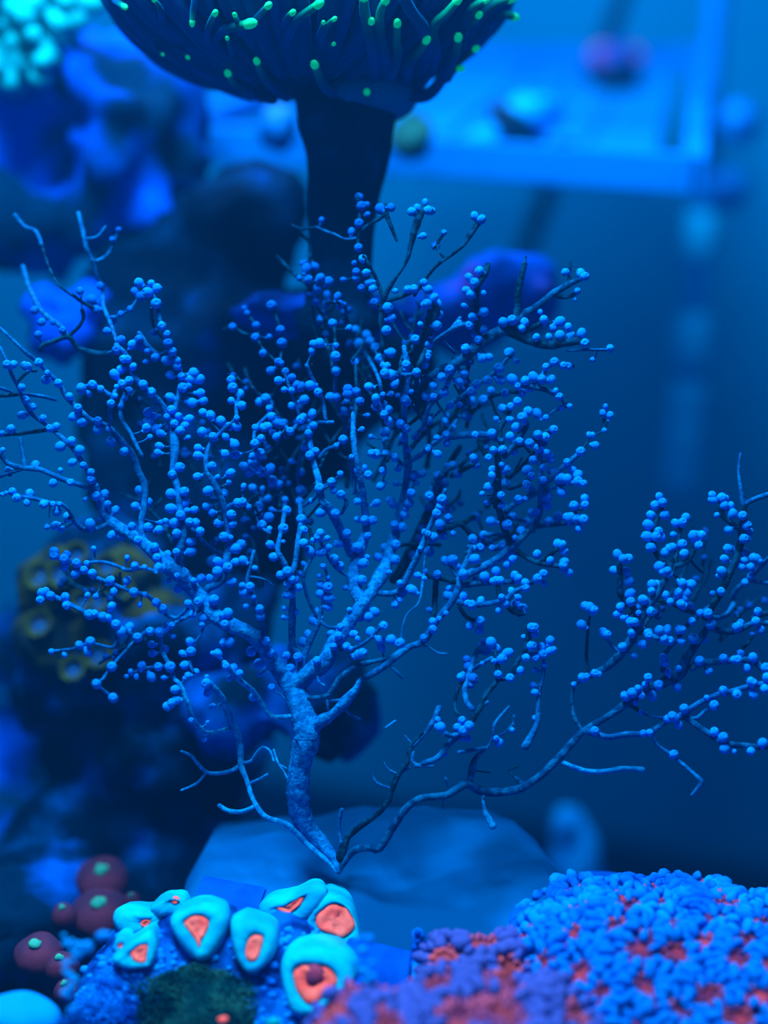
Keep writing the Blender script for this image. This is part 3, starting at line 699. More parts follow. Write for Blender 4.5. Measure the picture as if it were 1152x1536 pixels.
# trunk and main limbs (whole-frame pixels)
b1('508,1306 496,1280 474,1256 453,1228 447,1185 450,1145 461,1105 452,1065 440,1030', (2.5, 7, 11, 14, 15, 14, 17, 16, 14), None, 0, 't')
b1('440,1030 425,1012 408,992 396,971 377,952 346,937 325,925 308,904 290,883 271,862 252,848 227,825 212,812 194,800 173,787 158,771 150,752 142,729', (14, 12, 10, 10, 9.5, 9.5, 10, 11, 10, 11, 11, 8, 7, 7, 7, 7, 6, 5), None, 0, 't')
b1('142,729 135,712 123,692 108,671 90,654 69,637 48,621 35,600 27,579 19,565 10,542 0,521', 4.5, 2.5)
b1('440,1030 462,1010 487,993 503,962 510,955 528,928 545,905', (15, 12, 11, 10, 9, 8.5, 9), None, 0, 't')
b1('545,905 534,885 530,858 537,835 545,812 549,795 549,780 545,745 538,705 531,665 530,620', (9, 8.5, 8, 7.5, 6.5, 5.5, 5, 4.5, 4, 4, 3), None, .4, 't')
b1('527,830 510,793 493,762 482,749 478,720 470,690 462,640', (7, 6, 6, 5, 4.5, 4, 3), None, .6, 't')
b1('545,905 570,866 582,837 589,814 597,782 607,741 612,700 606,650 608,600 612,560 606,520', (8, 9, 8, 7, 6, 5, 5, 4, 4, 4, 3), None, .8, 't')
b1('568,890 597,887 616,855 628,830 639,803 650,775 668,735', (5, 4.5, 5, 5, 4, 3, 3), None, -.4)
b1('590,870 607,845 628,803 641,772 655,741 672,700 690,670', (7, 8, 8, 7, 6, 5, 4), None, 2.0, 'd')
b1('461,1095 485,1080 500,1070 519,1050 533,1035 541,1020', (10, 8, 6, 6.5, 5, 3.5), None, -.2, 't')
b1('541,1020 566,1006 593,985 615,970 628,966 640,955 659,926 677,903 689,880', (4, 6, 6.5, 5, 6, 6, 5, 5.5, 5), None, -.3)
b1('508,1310 517,1294 533,1275 558,1271 569,1272 590,1240 610,1212 625,1200 640,1196 670,1193 699,1176 728,1188 773,1185 802,1170 832,1143 861,1111 876,1096 906,1078 932,1061 965,1035 998,1022 1022,1008 1030,985 1052,955 1063,937',
   (2.5, 4, 6, 6.5, 7, 6.5, 6, 6, 5.5, 6, 7, 7, 6.5, 6, 6.5, 6, 5, 5, 6, 8.5, 9, 9, 8, 6, 6), None, 0, 'm')
b1('505,1308 494,1294 462,1267 431,1238 398,1225 380,1200 370,1170 362,1148 359,1110 345,1078 332,1045 318,1028 310,1015', (2.5, 3.5, 4.5, 5, 4.5, 4, 4, 5, 5.5, 6, 5, 4, 4), None, -.3, 'p')
# left side
b1('268,850 271,819 277,798 271,773 267,735 260,708 262,683 262,658 258,635 242,606 227,592 206,571 200,562 188,531 173,517', (8, 7, 5.5, 5, 5, 5.5, 7, 8, 6, 5, 5, 4.5, 4, 4, 3), None, .3)
b1('258,630 265,604 269,587 271,560 262,537 252,515 242,487 234,452 227,430', 4, 3, .5)
b1('215,817 212,783 216,760 217,729 208,708 198,681 177,656 162,640 135,629 117,612 100,596 88,575 71,559 58,544 40,530 12,503 0,492', (6, 5, 5, 5.5, 5.5, 5.5, 5, 4, 4, 4, 4, 4, 3.5, 3.5, 3, 2.5, 2.2), None, .2)
b1('304,892 312,883 333,869 342,827 344,812 342,787 333,750 321,725 310,704 312,673 329,650 340,640 354,627 354,610 358,595 350,582 347,570', (6, 6, 6, 7, 6, 5.5, 5, 5, 4.5, 3.5, 3, 3, 3, 3, 3, 3, 3), None, .4)
b1('333,833 312,819 294,800 283,787 275,778', 3, 3, -.2)
b1('437,1000 437,967 440,925 437,883 431,856 417,827 421,800 425,780 427,758 421,742 415,725', (7, 5, 4.5, 4.5, 4.5, 4, 3.5, 3.5, 3.5, 3, 3), None, .3)
b1('431,727 408,721 390,700 387,683 381,662 385,640 402,622 408,605 398,595', 3, 2.5, .3)
b1('396,956 394,937 387,917 379,894 371,873 375,852 381,827', 3.5, 3, -.3)
br(200, 800, 4.8, '820,310 900,320 960,340 1010,380', 2, 1.2, .2)
b1('336,765 345,758 363,753 375,762', 4, 3, .2); b1('405,800 392,790 385,770 392,750', 2.5, 2.5, .8)
b1('160,643 165,635 165,617 169,596 177,581 194,571', 3, 3.5, -.5); b1('167,594 151,583 138,577 122,583', 3.5, 3, -.5)
b1('213,684 206,671 196,650 183,629 181,610 188,590', 3, 3.5, -.6)
b1('30,592 40,592 65,595 83,600', 3, 2.5, 1); b1('27,572 42,558 54,556', 2.5, 2.5, .3, 'd'); b1('25,592 12,593 -14,594', 3, 3, .5, 'd'); b1('17,588 0,582 -14,579', 2.5, 2.5, -.3)
b1('75,644 62,646 31,650 0,652 -16,648', 3, 3, .5, 'd'); b1('37,702 36,690 31,658', 4, 3, -.2)
b1('142,735 125,729 94,719 62,705 37,702 13,696 0,681 -14,670', 4.5, 3.5, -.4); b1('37,702 10,711 -12,718', 3, 3, -.3)
b1('173,783 158,788 142,794 125,794 112,783 104,767 92,756 75,754 52,748 27,744 19,738 0,742', (4, 4, 4, 4, 3.5, 3, 3, 3, 3, 3, 3, 2), None, -.8)
b1('287,908 277,917 265,927 252,923 235,906 219,892 198,888 173,877 146,867 127,856 115,846 98,838 80,833', (3.5, 3, 3, 4, 4, 3.5, 3, 3, 3.5, 3.5, 3.5, 3, 3), None, -.7)
b1('300,915 262,935 252,940 240,948 225,945 206,956 187,944 173,937 154,925 133,921 100,904 77,894 60,898', (3, 3, 3.5, 4, 4, 4, 4, 4, 4, 4, 4, 4, 4), None, -.9)
b1('343,1093 325,1098 308,1100 303,1096 289,1078 281,1052 270,1026 262,1019 254,998 244,977 240,950', (4, 4, 4.5, 4.5, 4, 3.5, 3.5, 3.5, 3.5, 3.5, 3.5), None, -.8, 'p')
b1('254,1000 237,1000 212,1004 193,1013', 3, 2.5, -1); b1('330,925 308,937 300,954 285,973 285,994 290,1008', 2.2, 2.5, -.6)
b1('77,977 110,973 135,965 167,971 176,960 187,944', 2.5, 2, -1.2); b1('170,1047 146,1027 154,1019 167,1000 180,985 206,956', 2.5, 2, -1.6)
br(0, 700, 4.8, '1130,760 1030,730 920,745 830,710 730,685 610,695', 3.2, 2.6, -1.0)
H = lambda p, a, b=None, l=-.5, s='p': br(220, 1000, 4.8, p, a, b if b is not None else a, l, s)
H('680,700 620,745 520,768 430,758 360,690 320,640 250,610', 3.6, 2); H('425,765 360,840 250,890', 2.3, 1.8)
H('690,690 750,680 800,610 840,580 890,610 915,680', 2.6, 2); H('915,600 945,690 985,750 1010,800', 2, 1.6); H('755,835 810,810 870,775', 2.6, 1.8); H('770,1010 680,1045 580,1035 525,1000', 3.4, 3.6)
H('1040,355 930,365 870,330 820,250 760,170 660,90 600,20 560,-30', 4, 4.5); H('950,700 1010,735', 1.5)
H('880,150 960,200 1010,240', 1.6, 1.6)
# far faint twigs at upper left
A1 = lambda p, a, b=None, l=3.2, s='b': br(0, 300, 4.8, p, a, b if b is not None else a, l, s)
A1('110,110 170,190 255,225 300,320', 3.6, 3); A1('300,320 340,450 380,540 430,620 520,690', 2, 2, 3.2, 'd'); A1('565,95 600,240 620,340 665,440 700,560 740,640 745,760 800,900 850,1050', 3.8, 3)
A1('625,280 700,265 760,190', 2.8, 1.5); A1('665,440 720,430 790,370 855,215', 3, 2); A1('165,480 200,600 260,740 330,830 450,920 470,980', 4, 4, 4)
A1('780,1110 660,1100 560,1060 490,985 380,1020 300,1050 290,1090', 5, 3, 1.8, 'd'); A1('490,980 560,920 600,850 590,790', 3.2, 3, 1.8, 'd'); A1('520,680 600,740 700,790', 3, 3, 2.4, 'd')
A1('780,870 870,820 935,785 1000,700', 2, 2, 1.6); A1('850,1080 780,1110', 4, 4, 1.6); A1('1000,960 1070,1060 1130,1110', 4, 4, 1.2)
br(200, 400, 4.8, '130,300 150,430 250,550', 2.5, 3, 1.6, 'd')
br(200, 400, 4.8, '650,450 715,440 800,480 880,510 940,600 1040,690', 2, 2, 1.8, 'd'); br(200, 400, 4.8, '800,290 820,335 880,425 900,500', 2.5, 2, 1.8, 'd'); br(200, 400, 4.8, '1000,280 1060,450 1080,550 1060,680 1100,760 1150,880', 2.5, 2.5, 1.4, 'd')
# centre
I_ = lambda p, a, b=None, l=1.2, s='d': br(420, 280, 4.8, p, a, b if b is not None else a, l, s)
I_('560,370 620,290 755,200 760,130', 3, 3); I_('760,190 800,290 840,390', 4.5, 2); br(420, 280, 4.8, '740,820 790,720 840,650 910,540 940,430 985,260 1040,140', (4, 4, 2.2, 2.4, 4, 6.5, 4), None, .6, 'd')
I_('-20,500 100,630 200,700', 3, 3, 1.8); I_('90,280 150,340 210,400 220,500', 3, 3, 2); I_('260,290 330,320 400,345', 2, 2, 1.6, 'b')
I_('735,1152 740,1050 725,940 740,820', 4.5, 4, .8); I_('1152,540 1070,620 1010,720 900,780 780,820', 2.5, 4, .5); I_('740,800 700,680 640,560 600,500', 3, 2.5, 1)
br(420, 280, 4.8, '960,1200 1020,1100 1060,980 1090,850', 5, 5.5, -.3, 'd'); I_('340,985 290,900 240,820 200,700', 2.5, 2.5, 1.4); I_('480,870 400,830 330,840', 2.5, 2.5, 1.3); I_('560,60 575,260 560,440 550,620 585,730 680,835', 2.2, 2.6, 1.8)
I_('400,1150 380,980 300,960', 2.5, 2.5, 1)
J = lambda p, a, b=None, l=.8, s='b': br(420, 500, 4.8, p, a, b if b is not None else a, l, s)
J('470,820 460,640 400,460 400,300 385,80', 3.5, 3); J('330,620 300,470 240,340 190,230', 3, 3); J('530,640 550,520 545,220', 3.5, 2.5, 1.2, 'd'); J('610,130 700,300 730,430 740,600', 3, 3, .4)
J('150,1150 130,1000 160,850 230,720 250,650 380,640', 3, 3); J('250,650 150,600 100,480 30,280', 2.5, 2.5, .6); J('280,900 330,840 400,810 455,765', 3, 2.5); J('880,950 830,900 700,870 640,870', 3, 3, -.2)
J('880,940 1000,880 1070,820', 5, 5.5, -.4); J('860,800 890,690 830,620 760,590 690,500', 3, 3, .2); J('930,470 910,230', 3, 3, .6, 'd'); J('990,560 990,280 1070,80', 4, 4, 0, 'd'); J('880,700 1040,560 1105,455', 3, 3, .8, 'd')
J('760,1000 740,850 760,720', 2.5, 2.5, .6); J('530,1150 560,985 630,1020', 3, 3, .6); J('30,650 80,705 130,640', 3, 3, .2); J('285,1115 370,1070 440,1010', 2.6, 1.5, -.2); J('510,900 530,1100 590,1200', 2.5, 3, .9)
J('970,1020 930,1150 900,1250', 4, 4, .4); J('840,970 880,940', 3, 3, .2); J('965,100 985,45', 4, 4, 0); J('790,270 910,300 980,280', 3, 3, .3); J('970,740 1070,630 1150,560', 2.5, 2.5, .8); J('765,290 725,180 650,60', 3.5, 3.5, .1)
L_ = lambda p, a, b=None, l=0, s='b': br(420, 720, 4.8, p, a, b if b is not None else a, l, s)
L_('80,1152 80,950 90,800 60,660 0,540', 4, 4, .2); L_('80,680 110,600 130,440 150,290 140,100', 5, 3.5, .5); L_('270,980 240,940 190,820 170,680 230,560 270,510', 3, 2.5, .3)
L_('200,1160 270,1060 290,950 320,850 345,720 310,600', 4, 2, 0); L_('490,690 420,650 350,560 290,440 280,390', 2.6, 2.6, .2); L_('290,1010 350,1060 435,1058', 2.4, 2.4, -.2)
L_('870,1160 885,1050 920,960 1000,880 1030,720 1040,600 1060,440', (1.5, 1.5, 1.2, 1.5, 2.5, 2, 1.5), None, -1.2)
L_('170,190 240,140 320,60 400,20', 2.4, 2.4, .2); L_('1100,460 1060,400 1020,350', 3, 3, -1.2); L_('440,240 480,160 440,100', 3, 3, .5); L_('1150,470 1000,460 870,470', 3, 3, 1.8, 'd'); L_('900,100 930,160 900,250', 2.5, 2.5, .6)
N_ = lambda p, a, b=None, l=0, s='b': br(420, 920, 4.8, p, a, b if b is not None else a, l, s)
N_('150,400 150,300 110,260 80,150 90,0', 6, 4, .2); N_('160,400 180,290 230,170 300,30', 6, 4, 0); N_('440,260 560,240 650,180 740,80', 3, 2.5, -.6); br(420, 920, 4.8, '150,580 200,608 330,600 370,560 440,460 560,380 700,340 830,310', (3, 4, 4, 4.5, 5, 4.5, 3.5, 3.5), None, -.2, 'm')
N_('340,600 345,690', 2.5, 2.5); N_('350,630 450,622 500,600', 2.2, 2.2, -.2); N_('800,390 850,430 880,460', 2.6, 2.8, -.4); N_('1070,240 1110,270 1152,290 1200,292', 1.8, 2, -.4); N_('470,690 520,740 575,762', 3, 2, .2)
N_('270,430 280,490 320,520', 2.2, 2.2, -.8); N_('100,905 180,912 265,905', 1.6, 1.4, -1); N_('500,300 555,300 600,285', 3, 3, -.8); N_('420,650 450,700 500,650 520,600', 3, 2, .1)
N_('800,1140 850,1152 935,1110', 2, 2, .8)
P_ = lambda p, a, b=None, l=0, s='b': br(400, 1100, 4.8, p, a, b if b is not None else a, l, s)
br(400, 1100, 4.8, '530,900 560,800 590,740 640,700 700,650 800,580 880,480 900,400 950,300 1010,200 1050,80 1130,0', (8, 6, 4, 5, 5, 4, 4, 4.5, 4.5, 4.5, 4, 3), None, .3, 'd')

P_('940,290 880,260 845,210', 1.8, 1.5, .8); P_('890,395 800,360 750,290', 2.4, 2.4, 1.6); P_('540,800 525,720 520,640 540,550', 2.6, 3.4, -.2)
br(640, 920, 4.8, '-10,860 40,790 90,680', 3, 5, .3); br(640, 920, 4.8, '-100,960 -10,860', 3, 3, .3); br(420, 920, 4.8, '1100,1100 1000,1095 950,1060 960,1000', 2.6, 3, .2)
br(420, 920, 4.8, '950,940 900,880', 2, 1.5, .2)
# right centre
Q1 = lambda p, a, b=None, l=0, s='b': br(640, 300, 4.8, p, a, b if b is not None else a, l, s)
br(640, 300, 4.8, '-90,690 0,560 60,490 130,430 200,380 260,330 320,240 370,170', (2, 2, 2, 2, 2.5, 3, 4.5, 4), None, .6, 'd'); Q1('70,320 125,240', 2.5, 2.5, 1, 'd')
Q1('370,990 365,850 355,700 375,600 415,540 440,470', 4.5, 5, -.2, 'd'); Q1('640,860 660,760 655,680 680,560 705,460', 6, 4.5, 0, 'd'); Q1('705,470 710,405', 3, 2, 0, 'b')
Q1('1020,610 1030,540 1035,450', 3.5, 2, 0, 'd'); br(640, 300, 4.8, '-100,1330 60,1250 250,1152 330,1080 430,1000 540,940 640,860 720,810 820,750 900,680 1020,610 1130,560', (5, 7, 8, 8.5, 9, 9, 7, 6, 5.5, 5.5, 4.5, 3), None, 0, 'm')
Q1('940,695 1010,700 1080,670', 3, 3, .3, 'd'); Q1('600,930 720,940 820,890 900,880', 6, 3, .1, 'd'); Q1('600,950 720,1000 850,1045 960,1035 1080,1015 1150,1030', 8, 5, -.2, 'd'); Q1('1010,1085 1152,1078 1320,1080', 2, 2.6, -.3)
Q1('1230,1080 1200,1150', 2, 2, .2); Q1('10,1010 40,900 80,780', 5, 5, 0, 'd'); Q1('60,1020 170,940 260,900 350,880', 4, 4, 1, 'b'); Q1('100,1000 200,1100', 3, 3, 1, 'b'); Q1('170,940 240,850', 3, 3, 1.1)
Q2 = lambda p, a, b=None, l=0, s='b': br(640, 520, 4.8, p, a, b if b is not None else a, l, s)
Q2('-20,560 20,430 120,330 180,200 260,70', 4, 3, .3); Q2('650,270 760,285 830,240', 3.5, 5, .2); Q2('760,290 850,310 920,340 985,385 1000,430', 4, 3.5, .1, 'm'); Q2('1000,430 1040,435', 3, 2.5, .1); Q2('985,440 920,460 850,520', 2.5, 2, .3)
Q2('160,420 280,340 400,250 520,160 600,60', 4, 3, .5); Q2('540,700 520,620 560,520 600,430 660,390', 4.5, 4.5, .3, 'd'); Q2('560,790 620,720 690,620 720,560 690,490', 5, 4, -.2, 'm')
Q2('150,650 330,632 470,640 540,680', 5.5, 5, .2); Q2('380,680 405,740 440,800', 5, 4, .3, 'd'); Q2('640,720 740,690 800,650 900,590', 4, 4, -.1, 'd'); Q2('830,1010 930,910 1040,820 1125,745', 4.5, 4, -.2); Q2('860,1030 1000,985 1135,980', 4, 4, -.1)
Q2('820,1152 820,1000 815,760', 4.5, 4, 0); Q2('600,1020 700,980 760,940', 4, 4, .1, 'd'); Q2('500,1152 515,950 510,760', 5, 5, -.3, 'd'); Q2('60,1100 100,930 200,860', 4, 3.5, -.1); Q2('180,930 330,850', 4, 4, .3, 'd'); Q2('160,1152 30,1060 60,960', 4, 3, 0)
Q2('960,130 1050,140', 3.6, 3.6, .2); Q2('930,110 870,145 820,230', 4, 4, .2); Q2('60,1150 60,1000', 3, 3, .2); Q2('300,500 430,380 560,330 690,330', 3.5, 3, .6, 'd'); Q2('40,700 140,630 240,500', 3, 3, .4)
R_ = lambda p, a, b=None, l=0, s='b': br(640, 720, 4.8, p, a, b if b is not None else a, l, s)
R_('610,470 560,350 520,200 500,0', 5.5, 5, -.3, 'd'); R_('235,740 120,712 0,690', 5, 3.5, .3, 'd'); R_('50,1000 60,850 65,730', 4, 4.5, .5, 'd'); R_('225,700 195,660 165,600', 3, 3, .1)
R_('230,780 240,680 290,580 320,480', 6, 3.5, 0); R_('250,700 400,630 520,560 600,490 640,460', 6.5, 6, -.1); R_('640,460 700,400 780,330 850,320', 6.5, 4.5, -.1, 'm'); R_('800,330 900,320 1010,310 1120,290', 4.5, 3.5, -.1, 'm')
R_('780,330 820,200 820,-10', 4.5, 4.5, .1); R_('250,760 400,742 520,735 650,730', 5, 4, .1, 'm'); R_('230,880 350,900 500,880 570,860 640,800 710,770', 5, 3.5, -.2); R_('235,910 290,990 390,1020', 3.5, 3, .2, 'd')
R_('400,450 470,490 550,475', 4.5, 5, .2); R_('400,400 450,392 560,390', 3.5, 3.5, .2); R_('90,370 180,330 250,315 330,400 400,430', 5, 5, .6, 'd'); R_('570,270 650,280 725,300', 3.5, 3, 0); R_('570,225 640,170 720,130 790,90', 5, 4.5, 0); R_('390,230 270,310', 3.5, 4, .8, 'd')
R_('650,510 740,570 840,605 960,620', 4, 4, -.1, 'd'); R_('820,590 900,530 965,480', 4, 3.5, -.1, 'd'); R_('590,910 630,950 690,960', 5, 4, .3, 'd'); R_('510,740 520,820', 4, 4, .4, 'd'); R_('700,780 760,735 830,680', 4, 3.5, -.1, 'm'); R_('740,1140 725,1080 760,1050', 3.5, 3.5, .2, 'd')
R_('1060,190 1110,210 1150,170', 3, 3, 0, 'd'); R_('300,480 350,490 390,490', 3.5, 3.5, .2)
S_ = lambda p, a, b=None, l=0, s='b': br(640, 920, 4.8, p, a, b if b is not None else a, l, s)
br(640, 920, 4.8, '200,880 245,770 205,690 215,580 270,470', (4, 3, 2.8, 2.8, 3), None, .5, 'd')
S_('330,690 290,640 275,540 310,420 340,320 380,250', 4.5, 4, 1.2); S_('325,780 380,690 430,580 510,480 510,380 495,270', 4.5, 3.5, .1, 'd'); S_('510,480 600,455 660,340 715,250 730,100', 3.5, 4, 0, 'd'); S_('720,300 820,290', 3.5, 3.5, 0)
br(640, 920, 4.8, '840,310 840,420 805,600 800,760 765,860 710,960', (2.5, 3.5, 3, 4.2, 5, 6.5), None, -.5, 'b'); br(640, 920, 4.8, '320,1190 335,1130 360,1040 450,950 480,880 495,790 595,670', (4, 4, 2.8, 2.6, 2.8, 3, 2), None, -.2, 'b')
S_('480,890 560,860 610,810', 2.2, 2, -.2); S_('420,970 330,985 230,1000', 3.2, 2.8, -.1); S_('-20,1080 80,1040 150,950 230,880', 5, 5, .1); S_('130,860 180,885 230,865', 4, 4, -.2); S_('340,400 400,360 470,320', 3.2, 3, .2); S_('-80,1100 0,1080', 3, 4, .1); S_('400,660 440,640', 3.5, 3, .8); S_('200,880 270,830 310,800', 5, 4, -.2)
S_('620,800 630,740', 3, 2.5, 1.2)
T_ = lambda p, a, b=None, l=0, s='b': br(640, 1040, 3.388, p, a, b if b is not None else a, l, s)
T_('218,460 225,390 235,350 260,310', 4.5, 3.5, 0, 'm'); T_('490,465 455,430', 4, 4, 0, 'm'); T_('240,393 320,402', 1.2, 1.6, .2, 'd'); T_('415,392 458,370', 1, 2.4, .2, 'd'); T_('285,545 300,610 338,675', 2, 6, -.2, 'p')
T_('690,350 740,372 810,395 900,397 1000,382 1100,387', 4, 4, -.5, 'p'); T_('790,190 750,120 740,50 742,-10', 3.4, 2.6, 0, 'm'); T_('110,470 95,430', 2.5, 2, .2); T_('85,530 80,590', 2, 1, .2)
T_('820,190 860,205 920,222 1000,212 1140,200', 6, 4, -.1, 'b')
# far right
U_ = lambda p, a, b=None, l=0, s='b': br(840, 860, 4.8, p, a, b if b is not None else a, l, s)
br(840, 860, 4.8, '80,940 90,850 120,790 210,740 330,680 420,600 500,500 550,400 610,270 690,160 750,60', (2.5, 2.5, 3, 5, 6, 7, 7, 7, 7, 6.5, 5), None, 0, 'm'); U_('205,700 190,600 200,420 210,330 225,280', 2.6, 1.8, -.2, 'd'); U_('415,560 340,480 320,440', 3, 2.6, -.2)
U_('570,320 520,240 440,150 430,40 430,-80', 5.5, 4.5, -.1, 'd'); U_('690,190 800,215 900,265 960,280', 4, 4, .1, 'd'); U_('600,400 680,460 790,490', 4, 4, -.2); U_('740,700 750,590 800,520 860,450 930,360 1040,270 1090,230', 4, 4, .2, 'm')
U_('950,680 1000,640 1080,640 1160,635', 6, 5, -.1, 'm'); U_('580,850 620,800 635,750', 7, 3, -.2); U_('480,920 560,850 640,820', 5, 7, -.1); U_('480,920 530,960 570,990', 5, 3, .1, 'd'); U_('1080,370 1090,340', 7, 6, -.3)
U_('1060,290 1130,320', 4, 4, 0)
V_ = lambda p, a, b=None, l=0, s='b': br(840, 660, 4.8, p, a, b if b is not None else a, l, s)
V_('820,930 700,830 670,700 690,600 740,460', 4.5, 4, .1, 'd'); V_('810,960 830,880 850,750 870,610', 3.5, 3.5, .2, 'd'); V_('830,910 920,870 980,760', 4.5, 4, -.1, 'd'); V_('690,1120 740,1040 790,920 810,860', 5.5, 4, 0, 'd')
W_ = lambda p, a, b=None, l=0, s='b': br(912, 680, 4.8, p, a, b if b is not None else a, l, s)
W_('980,380 970,340 955,240 940,120 955,0', 4.5, 1.6, -.1, 'b'); W_('980,370 1010,350 1080,320 1152,298 1230,290', 4, 4, -.2); W_('700,1180 810,1000 850,920 900,800 955,650 970,500 980,380', 6, 6, .1, 'd'); W_('960,560 870,490 815,430 800,350', 4, 4.5, .1, 'd')
W_('900,1050 905,1020 940,970 1010,910 1070,850 1152,760 1200,720', 4, 3, -.4); W_('1040,920 1100,928 1200,940', 3.2, 3.2, -.2)
X_ = lambda p, a, b=None, l=0, s='b': br(912, 900, 4.8, p, a, b if b is not None else a, l, s)
X_('700,100 780,130 860,100 905,30', 4, 4, -.3); X_('620,470 700,452 840,440 980,430 1060,450 1110,490 1180,500', 5.5, 5, 0, 'm')
X_('740,200 800,218 880,228 960,210 1040,170 1180,168', 5.5, 4.5, .1, 'm'); X_('1040,130 1100,105 1190,85', 4, 4, .2, 'd'); br(912, 900, 4.8, '-175,945 0,985 120,965 280,960 400,890 470,850 540,830 600,780 700,720 800,680 920,650 1060,610 1180,598', (5, 4, 4, 5, 4, 4.5, 6, 5, 4.5, 4.5, 4.2, 4.2, 4.2), None, -.7, 'b')
X_('550,850 640,850 700,800 760,760', 3.5, 3, -.6); X_('550,840 680,930 800,1010 900,1040 1010,1050 1080,1060 1180,1055', 5, 4.5, -.6, 'm'); X_('230,800 320,840 440,850', 2.6, 2.6, -.6); b1('978,1100 985,1116 1000,1127 1012,1136 1040,1160 1052,1172 1046,1183 1037,1193', (2.6, 2.6, 2.6, 3.2, 3, 4.4, 3, 2.2), None, -.7)
X_('930,380 1000,320 1050,250', 2.5, 2.5, 1.2, 'd'); X_('200,740 150,740', 4, 4, .1, 'd')
br(752, 380, 2.88, '335,870 385,800 445,765', 1.6, 1.6, .2, 'd')

# deeper layer of the fan: twigs fanning out behind, their shade painted by the dark skin
rb_ = random.Random(44); BACK = []
for (sx, sy, ang, ln) in [(390, 880, 100, 150), (400, 820, 75, 160), (420, 760, 95, 170), (450, 720, 80, 180), (470, 830, 105, 130), (480, 700, 70, 190), (520, 730, 85, 200), (560, 720, 60, 170), (580, 690, 95, 160), (610, 680, 55, 150),
        (640, 700, 75, 150), (660, 650, 40, 140), (690, 700, 60, 120), (700, 640, 85, 120), (730, 760, 70, 130), (350, 860, 120, 140), (330, 780, 95, 150), (300, 720, 110, 150), (270, 830, 135, 130), (240, 700, 100, 120), (600, 560, 70, 110), (540, 560, 110, 120), (500, 560, 95, 110),
        (430, 640, 125, 120), (380, 700, 60, 110), (620, 840, 45, 120), (700, 830, 30, 110), (960, 950, 60, 130), (1040, 900, 80, 110), (1080, 960, 45, 90), (180, 900, 160, 90), (220, 960, 190, 80)]:
    pts = [(sx, sy)]; A_ = math.radians(ang)
    for k in range(5):
        A_ += rb_.uniform(-.28, .28); pts.append((pts[-1][0]+math.cos(A_)*ln/5, pts[-1][1]-math.sin(A_)*ln/5))
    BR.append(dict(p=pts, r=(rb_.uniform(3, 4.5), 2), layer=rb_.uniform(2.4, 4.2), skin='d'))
    for k in range(1, 5):
        if rb_.random() < .75:
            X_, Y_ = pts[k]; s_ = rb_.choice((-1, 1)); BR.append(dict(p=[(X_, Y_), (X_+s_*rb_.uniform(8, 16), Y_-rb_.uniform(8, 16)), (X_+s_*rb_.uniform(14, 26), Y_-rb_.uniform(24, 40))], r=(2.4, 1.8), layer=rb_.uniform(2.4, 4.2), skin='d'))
    for k in range(5):
        q = rb_.uniform(.8, 5); i_ = min(int(q), 4); f_ = q-i_; BACK.append((pts[i_][0]*(1-f_)+pts[i_+1][0]*f_+rb_.uniform(-7, 7), pts[i_][1]*(1-f_)+pts[i_+1][1]*f_+rb_.uniform(-7, 7), rb_.uniform(4.5, 6)))

# polyps: crop origin + list of positions ('s' small, 'b' big)
PL = []
def po(ox, oy, s):
    for q in s.split():
        r_ = 6.3
        if q[-1] in 'sbt': r_ = {'s': 4.6, 'b': 7.4, 't': 3.6}[q[-1]]; q = q[:-1]
        u, v = q.split(','); PL.append((ox+float(u)/4.8, oy+float(v)/4.8, r_))
po(0, 300, '855,215s 810,285s 250,795 300,880 275,970 380,880s 450,940 575,655 660,720b 970,660 935,785s 870,820s 810,865 770,945 870,1010b 950,1040b 1000,1000 840,1080b 720,620 690,790')
po(0, 500, '50,225 95,225 200,240b 180,235 280,210 340,285s 330,335b 420,360b 155,390 185,480b 235,530 160,590b 500,455 560,535 530,600b 590,640b 705,630 705,690b 310,610 405,670 360,685b 515,775b 435,815b 575,840b 800,780b 895,850 80,690 15,720s 20,840s 65,990b 255,950b 520,930 435,985s 600,950 655,1000 655,1050b 385,1075b 510,1075 585,395b 665,370b 725,400 930,340b 880,365 840,385s 925,415 900,465s 870,525s 800,505 830,450s 840,130b 890,185b 920,185 960,240 870,260 825,295b 950,80b 640,435s 780,690s')
po(200, 400, '40,115b 130,120 170,155b 10,185 60,215b 105,185b 165,265b 205,425b 155,470 240,485 250,550b 280,610b 160,655b 245,675b 315,680 315,715b 265,780b 345,790 355,870b 435,765b 415,810b 480,810b 265,940b 70,850b 130,905b 485,910b 505,965 425,980b 30,515b 10,560b 60,570b 100,610s 90,685s 10,720 105,1045b 275,1030b 325,1075 500,1050 555,1070b 705,815b 715,870b 765,915b 705,965 780,1000b 820,335s 800,300s 715,435 880,510b 885,425 995,280b 1060,455b 1070,550b 935,625 1045,685 1095,755 990,750 1045,820 1140,800 1085,885s 1140,890s 1140,1000 980,505s 910,975b 955,950b 980,1020 400,855s 240,1080s')
